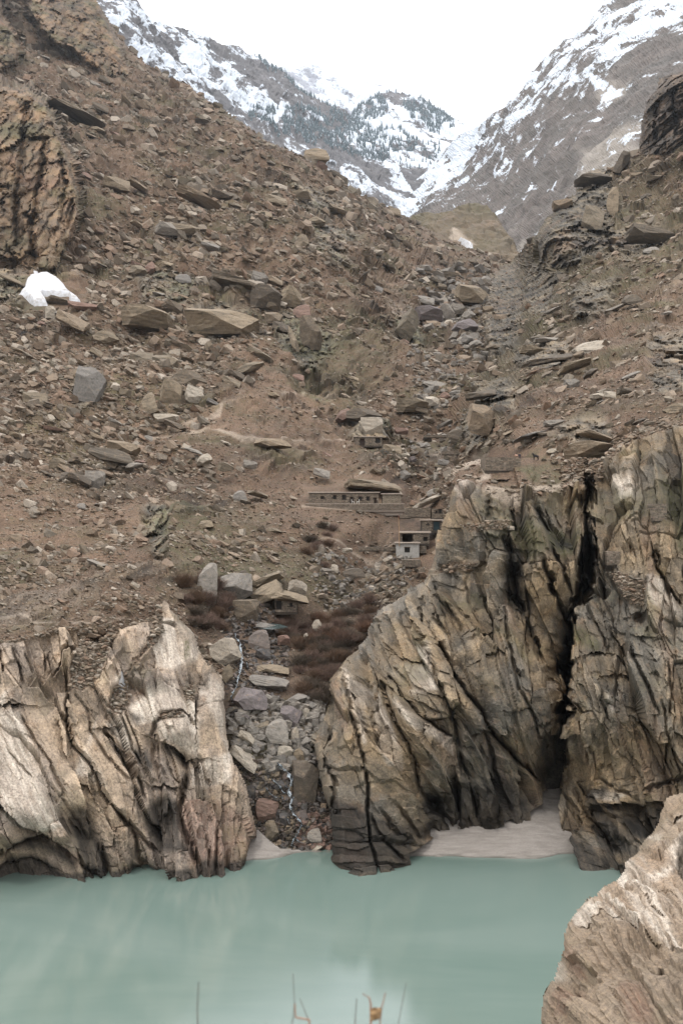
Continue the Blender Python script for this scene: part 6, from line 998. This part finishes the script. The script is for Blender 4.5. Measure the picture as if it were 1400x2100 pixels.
# rock roof above the long house
boulder(764, 996, 104, 28, M_BOULD, 'wavy rock overhang arching above the right half of the long stone house', 4, 3, .8, lift=1.0, cat='rock overhang', name='rock_overhang'); boulder(804, 1000, 40, 22, M_BPALE, 'bright slanting rock wedge above the right end of the stone store', 38, 4, .5, lift=2.5)
boulder(878, 1028, 58, 26, M_BPALE, 'pale slanting slab above the retaining wall right of the long house', -26, 5, .6, lift=3)
D2 = gm(815, 858, 1142, pc=25) - .3
house('white_house', 'small whitewashed house with one dark window and flat roof, lowest in the village', 'house', 813, 859, 1115, 1141, D2, [(829, 840, 1122.5, 1133)], 3.6, plaster=True, rooft=.22)
D3 = D2 + 4.2
house('stone_house', 'stone house with a wide open black front just above the whitewashed house', 'house', 822, 880, 1094, 1115, D3, [(824.5, 845.5, 1094.8, 1111.5), (868, 876, 1101, 1110)], 4.2, rooft=.42)
D4 = D3 + 5
house('stone_hut', 'small hut with tiny window and blue-black doorway against the right cliff', 'hut', 865, 905, 1068, 1088, D4, [(876, 878.8, 1073, 1077.5), (888, 901, 1069, 1087.5)], 4.0, rooft=.3, doorcol=M_TURQ)
D5 = D4 + 4.5
house('ruined_hut', 'roofless ruined hut with two dark openings, highest of the buildings against the right cliff', 'ruin', 884, 908, 1043, 1063, D5, [(892, 896, 1047, 1052.5), (899.5, 905, 1044, 1053)], 3.4, roof=False)
def rwall(x0, x1, yt, yb, D, label, mat=M_STONE, t=.9, yaw=0, name='stone_wall'):
    m = D / F; e = empty(name, P(x0, yb, D), label, 'wall'); e.rotation_euler[2] = math.radians(yaw); w = (x1 - x0) * m; h = (yb - yt) * m
    c = MB(); c.box(0.03, w - .03, .08, t, -.25, h - .05); c.build('wall_core', M_MORTAR, e); s = MB(); stones(s, w, h, t, [], .5, .22); s.build('stonework', mat, e, 'stuff'); return e
rwall(831, 882, 1041, 1060, D5 - .8, 'dark brown retaining wall left of the ruined hut', t=4); rwall(818, 842, 1055, 1062, D5 - 2.4, 'low stone step wall behind the top of the pole', t=2.5)
rwall(824, 862, 1148, 1162, gm(824, 862, 1163) - .1, 'rough terrace wall right below the whitewashed house', t=3.5); rwall(860, 874, 1120, 1134, D2 + .8, 'short wall of steps at the right of the whitewashed house', t=2); rwall(735, 815, 1122, 1129, gm(735, 815, 1130) + .2, 'low field wall left of the whitewashed house', t=1.0)
rwall(762, 800, 911, 917, gm(762, 800, 918), 'low wall of stones right of the small upper hut', t=1.0); rwall(905, 962, 925, 932, gm(905, 962, 933), 'low broken wall beside the gully footpath', t=1.0); rwall(868, 915, 892, 897, gm(868, 915, 898), 'line of stones edging the footpath in the gully', t=.8)
D6 = gm(730, 780, 915) - .2
house('stone_hut', 'small upper hut with two dark doorways, tucked under a pale pyramid boulder', 'hut', 727, 783, 897, 914, D6, [(738, 747, 899.5, 913.5), (770, 779, 898.5, 908)], 4.0, rooft=.22)
D7 = gm(566, 608, 1256, pc=10) - .8
house('stone_shelter', 'little stone shelter with a black doorway beneath the boulders above the stream', 'shelter', 564, 609, 1228, 1255, D7, [(566, 577, 1232, 1250), (609 - 14, 609 - 9, 1236, 1244)], 3.0, roof=False)
boulder(592, 1224, 74, 26, M_BOULD, 'flat capstone lying across the top of the little stone shelter', 8, 5, 1.2, lift=3.2)
# enclosure on the plateau (on the right cliff's top)
DP = gD(1030, 966, right) if right.Y.min() < 966 else gD(1030, 966)
DP = min(gD(1030, 965, right), gD(1030, 965)) - .6
e = empty('stone_enclosure', P(994, 965, DP), 'rectangular dry stone pen standing on the edge of the right plateau', 'enclosure'); m = DP / F; w = 74 * m; h = 25 * m; e.rotation_euler[2] = math.radians(2)
for nm, mt, kd in (('wall_core', M_MORTAR, None), ('stonework', M_STONE, 'stuff')):
    b = MB()
    if kd:
        stones(b, w, h, .5, [], .42, .2)
        s2 = MB(); stones(s2, 4.0, h + .3, .5, [], .42, .2)
        for i, (x, y, z) in enumerate(s2.V): b.V.append((.5 - y, x + .5, z)); b.R.append(s2.R[i])
        b.F += [tuple(q + len(b.V) - len(s2.V) for q in f_) for f_ in s2.F]
        s3 = MB(); stones(s3, w, h + .5, .5, [], .42, .2, y=4.4); k = len(b.V); b.V += s3.V; b.R += s3.R; b.F += [tuple(q + k for q in f_) for f_ in s3.F]
    else: b.box(.05, w - .05, .1, .5, -2, h - .06); b.box(.05, .5, .503, 4.4, -2, h - .06); b.box(w - .5, w - .05, .503, 4.4, -2, h - .06); b.box(.05, w - .05, 4.403, 4.9, -2, h + .3)
    b.build(nm, mt, e, kd)
for (cx0, cx1, y0, y1, lab) in ((1337, 1367, 1033, 1068, 'stacked dry stones filling a gap at the top right of the right cliff'), (1243, 1271, 1131, 1158, 'dry stone footing of the old path halfway up the right cliff')):
    rwall(cx0, cx1, y0, y1, gD((cx0 + cx1) / 2, y1, right) - .35, lab, M_STONE, t=3.0, yaw=4, name='dry_stone_stack')
# flag pole
b = MB(); q0 = P(818.5, 1113, D2 - .3); q1 = P(816.5, 1056, D2 - .3); e = empty('flag_pole', q0, 'thin tan pole with a small dark red pennant left of the whitewashed house', 'pole')
b.tube([(0, 0, -.8), tuple((q1 - q0) * .5 + Vector((.05, 0, 0))), tuple(q1 - q0)], [.075, .06, .05], 6); b.build('pole', flat_mat('pole_wood', (.36, .22, .11), (.28, .17, .09)), e)
fl = MB(); s = q1 - q0; fl.tube([(s.x, s.y, s.z), (s.x + .12, s.y - .1, s.z - .35), (s.x + .16, s.y, s.z - .75), (s.x + .3, s.y + .1, s.z - 1.15)], [.05, .14, .12, .04], 6); fl.build('pennant', flat_mat('dark_red_cloth', (.10, .03, .025)), e)
# two white plastic chairs on the terrace
M_WHITE = flat_mat('white_plastic', (.75, .74, .70), (.68, .66, .62), rough=.5)
for cx, fx, lab in ((723.5, 1, 'white chair left of its twin on the terrace, facing right, before a dark door'), (733.5, -1, 'white chair right of its twin on the terrace, facing left')):
    c = empty('chair', P(cx, 1032.6, D1 - .9), lab, 'chair', 'two white chairs on the terrace of the long house'); c.scale = (fx * 1.25, 1.25, 1.25)
    a = MB(); a.box(-.22, .24, -.22, .22, .40, .44); a.build('seat', M_WHITE, c); a = MB(); a.tube([(-.22, -.2, .42), (-.32, -.2, .9)], .03); a.tube([(-.22, .2, .42), (-.32, .2, .9)], .03); a.box(-.31, -.25, -.2, .2, .5, .88); a.build('backrest', M_WHITE, c)
    for lx in (-.2, .2):
        for ly in (-.19, .19): a = MB(); a.tube([(lx, ly, .4), (lx * 1.15, ly * 1.1, 0)], .03); a.build('leg', M_WHITE, c)

# ------------------------------------------------------------------ skinned figures
def skinned(name, pts, edges, mat, parent=None, sub=2, root=0):
    me = bpy.data.meshes.new(name); me.from_pydata([p[:3] for p in pts], edges, []); me.materials.append(mat)
    o = bpy.data.objects.new(name, me); COL.objects.link(o); o.parent = parent
    sk = o.modifiers.new('skin', 'SKIN'); sk.use_smooth_shade = True
    for i, p in enumerate(pts): me.skin_vertices[0].data[i].radius = (p[3], p[3]); me.skin_vertices[0].data[i].use_root = (i == root)
    sb = o.modifiers.new('subd', 'SUBSURF'); sb.levels = sb.render_levels = sub
    return o
M_FUR = flat_mat('black_fur', (.022, .019, .018), (.012, .011, .011), 8)
DA = min(gD(1097, 944, right), gD(1097, 944)) - .4
c = empty('cow', P(1098, 944, DA), 'black calf with raised head standing on the plateau right of the stone pen', 'animal'); c.rotation_euler[2] = math.radians(10); c.scale = (.95, .95, .95)
skinned('body', [(.35, 0, .78, .22), (.0, 0, .82, .25), (-.38, 0, .88, .22), (-.52, 0, 1.08, .13), (-.58, 0, 1.28, .11), (-.74, 0, 1.26, .08), (-.90, 0, 1.18, .06), (.38, .14, .55, .10), (.46, .15, .34, .055), (.42, .15, .04, .05), (.38, -.14, .55, .10), (.46, -.15, .34, .055), (.42, -.15, .04, .05),
    (-.38, .13, .55, .08), (-.38, .13, .30, .055), (-.38, .13, .04, .05), (-.38, -.13, .55, .08), (-.40, -.13, .30, .055), (-.40, -.13, .04, .05), (-.54, .13, 1.38, .035), (-.54, -.13, 1.38, .035), (.58, 0, .80, .04), (.66, 0, .55, .03)],
    [(0, 1), (1, 2), (2, 3), (3, 4), (4, 5), (5, 6), (0, 7), (7, 8), (8, 9), (0, 10), (10, 11), (11, 12), (2, 13), (13, 14), (14, 15), (2, 16), (16, 17), (17, 18), (4, 19), (4, 20), (0, 21), (21, 22)], M_FUR, c, root=1)
DQ = DP + 5.2
c = empty('person', P(1064.5, 941, DQ), 'person in dark clothes crouching behind the right end of the stone pen', 'person')
skinned('clothing', [(0, 0, .35, .15), (.02, 0, .58, .17), (0, 0, .80, .15), (0, 0, .94, .06), (-.2, .02, .76, .07), (-.28, -.14, .55, .055), (.2, .02, .76, .07), (.26, -.16, .55, .055), (-.12, -.32, .42, .09), (-.13, -.30, .05, .06), (.12, -.32, .42, .09), (.13, -.30, .05, .06), (-.13, -.42, .02, .05), (.13, -.42, .02, .05)],
    [(0, 1), (1, 2), (2, 3), (2, 4), (4, 5), (2, 6), (6, 7), (0, 8), (8, 9), (0, 10), (10, 11), (9, 12), (11, 13)], flat_mat('dark_wool', (.035, .03, .035)), c, root=1)
h_ = skinned('head', [(0, 0, .93, .06), (0, -.01, 1.04, .10), (0, -.01, 1.14, .095), (0, -.12, 1.05, .02)], [(0, 1), (1, 2), (1, 3)], flat_mat('skin', (.30, .18, .12)), c, root=1); skinned('hair', [(0, .03, 1.07, .105), (0, .02, 1.18, .085)], [(0, 1)], M_FUR, c)
for sx_ in (-1, 1): skinned('hand', [(sx_ * .27, -.15, .55, .035), (sx_ * .25, -.22, .50, .03), (sx_ * .23, -.27, .47, .015)], [(0, 1), (1, 2)], bpy.data.materials['skin'], c, 1)
c = empty('bundle', P(1058, 936, DQ - .3), 'small reddish bundle lying beside the crouching person at the stone pen', 'bundle'); skinned('cloth', [(-.3, 0, .16, .13), (0, .03, .22, .18), (.28, 0, .14, .12)], [(0, 1), (1, 2)], flat_mat('faded_red_cloth', (.34, .13, .09), (.45, .30, .22)), c, root=1)

# ------------------------------------------------------------------ stream
def water_white():
    m, nt, b = newmat('white_water'); n = NB(nt); g = n.geo(); f = n.noise(g, 2.6, 4, .7)
    nt.links.new(n.mix(n.rng(f, .46, .60), (.05, .065, .07), (.40, .44, .47)), b.inputs['Base Color']); b.inputs['Roughness'].default_value = .18; b.inputs['Specular IOR Level'].default_value = .6; n.bump(f, .6, .1, b); return m
q5 = lambda *p: Z(440, 1430, 5.385, p); q4 = lambda *p: Z(400, 1130, 4.667, p)
ST_ = [(q5((690, 715), (740, 770), (800, 820), (830, 880), (850, 950), (825, 1000), (820, 1060), (850, 1130), (830, 1200), (870, 1290), (930, 1350), (965, 1400), (930, 1480), (880, 1560), (850, 1640)), 6.5), (q5((800, 820), (865, 880), (850, 950)), 4), (q5((900, 1560), (940, 1600), (985, 1610)), 4), (q5((620, 895), (700, 960), (740, 1020), (770, 1060)), 5), (q5((560, 990), (590, 1040), (640, 1085), (690, 1110)), 3.5), (q5((690, 715), (700, 770), (790, 820)), 3),
    (q5((800, 1340), (825, 1400)), 3), (q5((740, 1090), (770, 1150)), 3), (q4((385, 785), (395, 835), (430, 875), (435, 940), (452, 1010), (440, 1100), (425, 1180), (405, 1235), (400, 1290), (365, 1350), (350, 1400)), 5), (q4((500, 1065), (505, 1110)), 2.5), (q4((735, 1048), (737, 1105)), 3), (q4((590, 675), (605, 722)), 4), (q4((530, 725), (640, 740), (735, 735)), 5), (q5((190, 0), (200, 60)), 5), (q5((760, 960), (800, 1000)), 2.5), (q5((870, 1100), (850, 1160)), 3)]
V = []; Fc = []
for pl, wd in ST_:
    pts = []
    for (xa, ya), (xb, yb) in zip(pl[:-1], pl[1:]):
        n = max(2, int(math.hypot(xb - xa, yb - ya) / 2))
        for i in range(n): t_ = i / n; pts.append((xa + (xb - xa) * t_ + random.uniform(-1.3, 1.3), ya + (yb - ya) * t_))
    pts.append(pl[-1]); Ds = [gD(a, b) for a, b in pts]; Ds = [min(Ds[max(0, i - 4):i + 5]) - .9 for i in range(len(Ds))]; Ds = [sum(Ds[max(0, i - 3):i + 4]) / len(Ds[max(0, i - 3):i + 4]) for i in range(len(Ds))]
    k = len(V)
    for (a, b), D in zip(pts, Ds):
        w_ = wd * (.14 + .5 * max(0, math.sin(a * .5 + b * .17) * .5 + random.uniform(0, .5)))
        V += [tuple(P(a - w_, b, D + .25)), tuple(P(a, b, D)), tuple(P(a + w_, b, D + .25))]
    for i in range(len(pts) - 1): j = k + 3 * i; Fc += [(j, j + 1, j + 4, j + 3), (j + 1, j + 2, j + 5, j + 4)]
tag(mesh_np('stream', V, Fc, water_white(), smooth_shade=True), kind='structure')
V = []; pl_ = [(528, 1281), (548, 1278), (575, 1280), (592, 1286), (560, 1291), (535, 1289)]; DD = gD(555, 1290) - 1.2
tag(mesh_np('stream_pool', [tuple(P(a, b, DD - (b - 1285) * .25)) for a, b in pl_], [(0, 1, 2, 5), (2, 3, 4, 5)], flat_mat('dark_pool_water', (.03, .04, .04), (.05, .06, .055), rough=.08, bump=.1)), kind='structure')

# ------------------------------------------------------------------ leafless bushes
def shrub_mesh(seed, n, col, col2, hh=1.0):
    r = random.Random(seed); mb = MB()
    for i in range(n):
        az = r.uniform(0, 6.283); el = r.uniform(.35, 1.5); L = r.uniform(.5, 1.0) * hh; p = Vector((r.uniform(-.25, .25), r.uniform(-.25, .25), 0)); d = Vector((math.cos(az) * math.cos(el), math.sin(az) * math.cos(el), math.sin(el)))
        pts = [p]; 
        for s_ in range(3): d = (d + Vector((r.uniform(-.4, .4), r.uniform(-.4, .4), r.uniform(-.25, .35)))).normalized(); p = p + d * L / 3; pts.append(p)
        mb.tube([tuple(q) for q in pts], [.011, .009, .007, .004], 3, r.random())
        for s_ in (1, 2):
            for _ in range(2): d2 = (d + Vector((r.uniform(-1, 1), r.uniform(-1, 1), r.uniform(-.4, .8)))).normalized(); mb.tube([tuple(pts[s_]), tuple(pts[s_] + d2 * L * .35)], [.007, .003], 3, r.random())
    m, nt, b = newmat('bush_twigs'); n_ = NB(nt); nt.links.new(n_.mix(n_.attr('rnd'), col, col2), b.inputs['Base Color']); b.inputs['Roughness'].default_value = .8
    return mesh_np('twigs', mb.V, mb.F, m, dict(rnd=mb.R), link=False)
SHR = [shrub_mesh(1, 170, (.12, .070, .042), (.07, .048, .032)), shrub_mesh(2, 170, (.085, .062, .042), (.045, .037, .028)), shrub_mesh(3, 170, (.16, .10, .075), (.09, .065, .05)), shrub_mesh(4, 170, (.15, .078, .045), (.08, .05, .035))]
for poly, n, kinds, lab, grp in (([(640, 1215), (770, 1215), (775, 1265), (735, 1320), (640, 1310)], 46, (0, 1, 3, 2), 'rusty leafless bush in the thicket left of the right cliff', 'rusty bushes above the gully'),
        ([(600, 1300), (735, 1310), (690, 1400), (655, 1450), (610, 1420)], 50, (1, 1, 0, 2), 'dark bush in the lower thicket by the right cliff', 'dark bushes beside the right cliff'),
        ([(368, 1170), (430, 1190), (480, 1250), (470, 1290), (400, 1290), (370, 1240)], 34, (2, 1, 2, 0), 'grey-brown bush in the thicket behind the left cliff', 'bushes behind the left cliff'), ([(560, 1250), (640, 1240), (640, 1310), (580, 1310)], 12, (1, 2, 0, 2), 'dark bush in the scrub beside the stream pool', 'low bushes by the pool'),
        ([(640, 1080), (690, 1080), (680, 1150), (620, 1170)], 9, (2, 1, 2, 0), 'brown bush in the scrub under the bare slope', 'small bushes on the bank')):
    r = random.Random(n); xs = [p[0] for p in poly]; ys = [p[1] for p in poly]; c = 0; LB = {}; tries = 0
    while c < n:
        x, y = r.uniform(min(xs), max(xs)), r.uniform(min(ys), max(ys)); tries += 1
        if tries > 3000: break
        if not inside(np.array([x]), np.array([y]), poly)[0]: continue
        q = at_px(hill, x, y); o = bpy.data.objects.new('bush', SHR[kinds[c % 4]]); COL.objects.link(o); s_ = r.uniform(2.1, 3.7); o.location = Vector(q.tolist()) - Vector((0, 0, .15)); o.scale = (s_, s_, s_ * r.uniform(.6, 1.05)); o.rotation_euler = (0, 0, r.uniform(0, 6.28)); u_ = (x - min(xs)) / (max(xs) - min(xs)); v_ = (y - min(ys)) / (max(ys) - min(ys)); pos_ = ('upper', 'middle', 'lower')[min(2, int(v_ * 3))] + ' ' + ('left', 'central', 'right')[min(2, int(u_ * 3))]
        l_ = ('tall ' if s_ > 3.1 else 'low ' if s_ < 2.5 else '') + ('full ' if s_ * o.scale[2] > 6 else 'flat ' if o.scale[2] < s_ * .7 else '') + lab + ', ' + pos_
        if l_ in LB: bpy.data.objects.remove(o); continue
        LB[l_] = 1; tag(o, l_, 'bush', grp); c += 1

# ------------------------------------------------------------------ dry stems on the near bank
M_STEM = flat_mat('dry_stem', (.30, .17, .11), (.24, .14, .10), 30, bump=0); M_STEMG = flat_mat('grey_stem', (.16, .15, .13), (.10, .10, .09), 30, bump=0); M_LEAF = flat_mat('withered_leaf', (.34, .23, .12), (.26, .17, .09), 30, bump=0)
def stem(pts, w, mat, label, D=2.6, leaf=None, root=None):
    P3 = [P(340 + a / 2.5, 1900 + b / 2.5, D) for a, b in pts]; b0 = P3[0]; e = empty('withered_weed', (b0.x, b0.y, H - 1.75), label, 'stem'); lo = Vector((b0.x, b0.y, H - 1.75)); mb = MB()
    seq = [lo] + P3; mb.tube([tuple(q - lo) for q in seq], [w * .0015] + [w * .0015 * (1 - .5 * i / len(P3)) for i in range(len(P3))], 6); mb.build('stalk', mat, e)
    if leaf:
        c = P(340 + leaf[0] / 2.5, 1900 + leaf[1] / 2.5, D) - lo; lb = MB(); s_ = .013
        lb.tube([tuple(c + Vector((-s_, 0, -s_ * 1.2))), tuple(c + Vector((-s_ * .2, .004, -.2 * s_))), tuple(c + Vector((s_, 0, s_ * 1.1)))], [.003, .016, .004], 6); lb.tube([tuple(c + Vector((-.4 * s_, -.01, s_))), tuple(c + Vector((.4 * s_, 0, -.6 * s_)))], [.012, .006], 6); lb.build('leaf', M_LEAF, e)
stem([(735, 560), (735, 478), (665, 466), (660, 395)], 2.2, M_STEM, 'red-brown hooked dry stem at the bottom centre of the picture'); stem([(640, 560), (660, 400), (652, 240)], .9, M_STEMG, 'thin upright grey stem behind the hooked one')
stem([(745, 560), (735, 490), (687, 370)], 1.1, M_STEMG, 'slanting grey stem right of the hooked one'); stem([(968, 560), (970, 480), (978, 370)], 1.1, M_STEMG, 'short straight grey stem left of the stem with the withered leaf')
stem([(1050, 560), (1050, 400), (1042, 365), (1010, 345)], 2.0, M_STEM, 'bent dry stem carrying a withered yellow leaf', leaf=(1076, 450)); stem([(1090, 560), (1105, 420), (1125, 340)], 1.3, M_STEM, 'short reddish stem right of the withered leaf')
stem([(165, 560), (162, 420), (168, 285)], 1.3, M_STEMG, 'lone stem at the bottom left of the picture'); stem([(1180, 560), (1200, 450), (1230, 290)], .8, M_STEMG, 'faint thin stem, the rightmost of the stems')
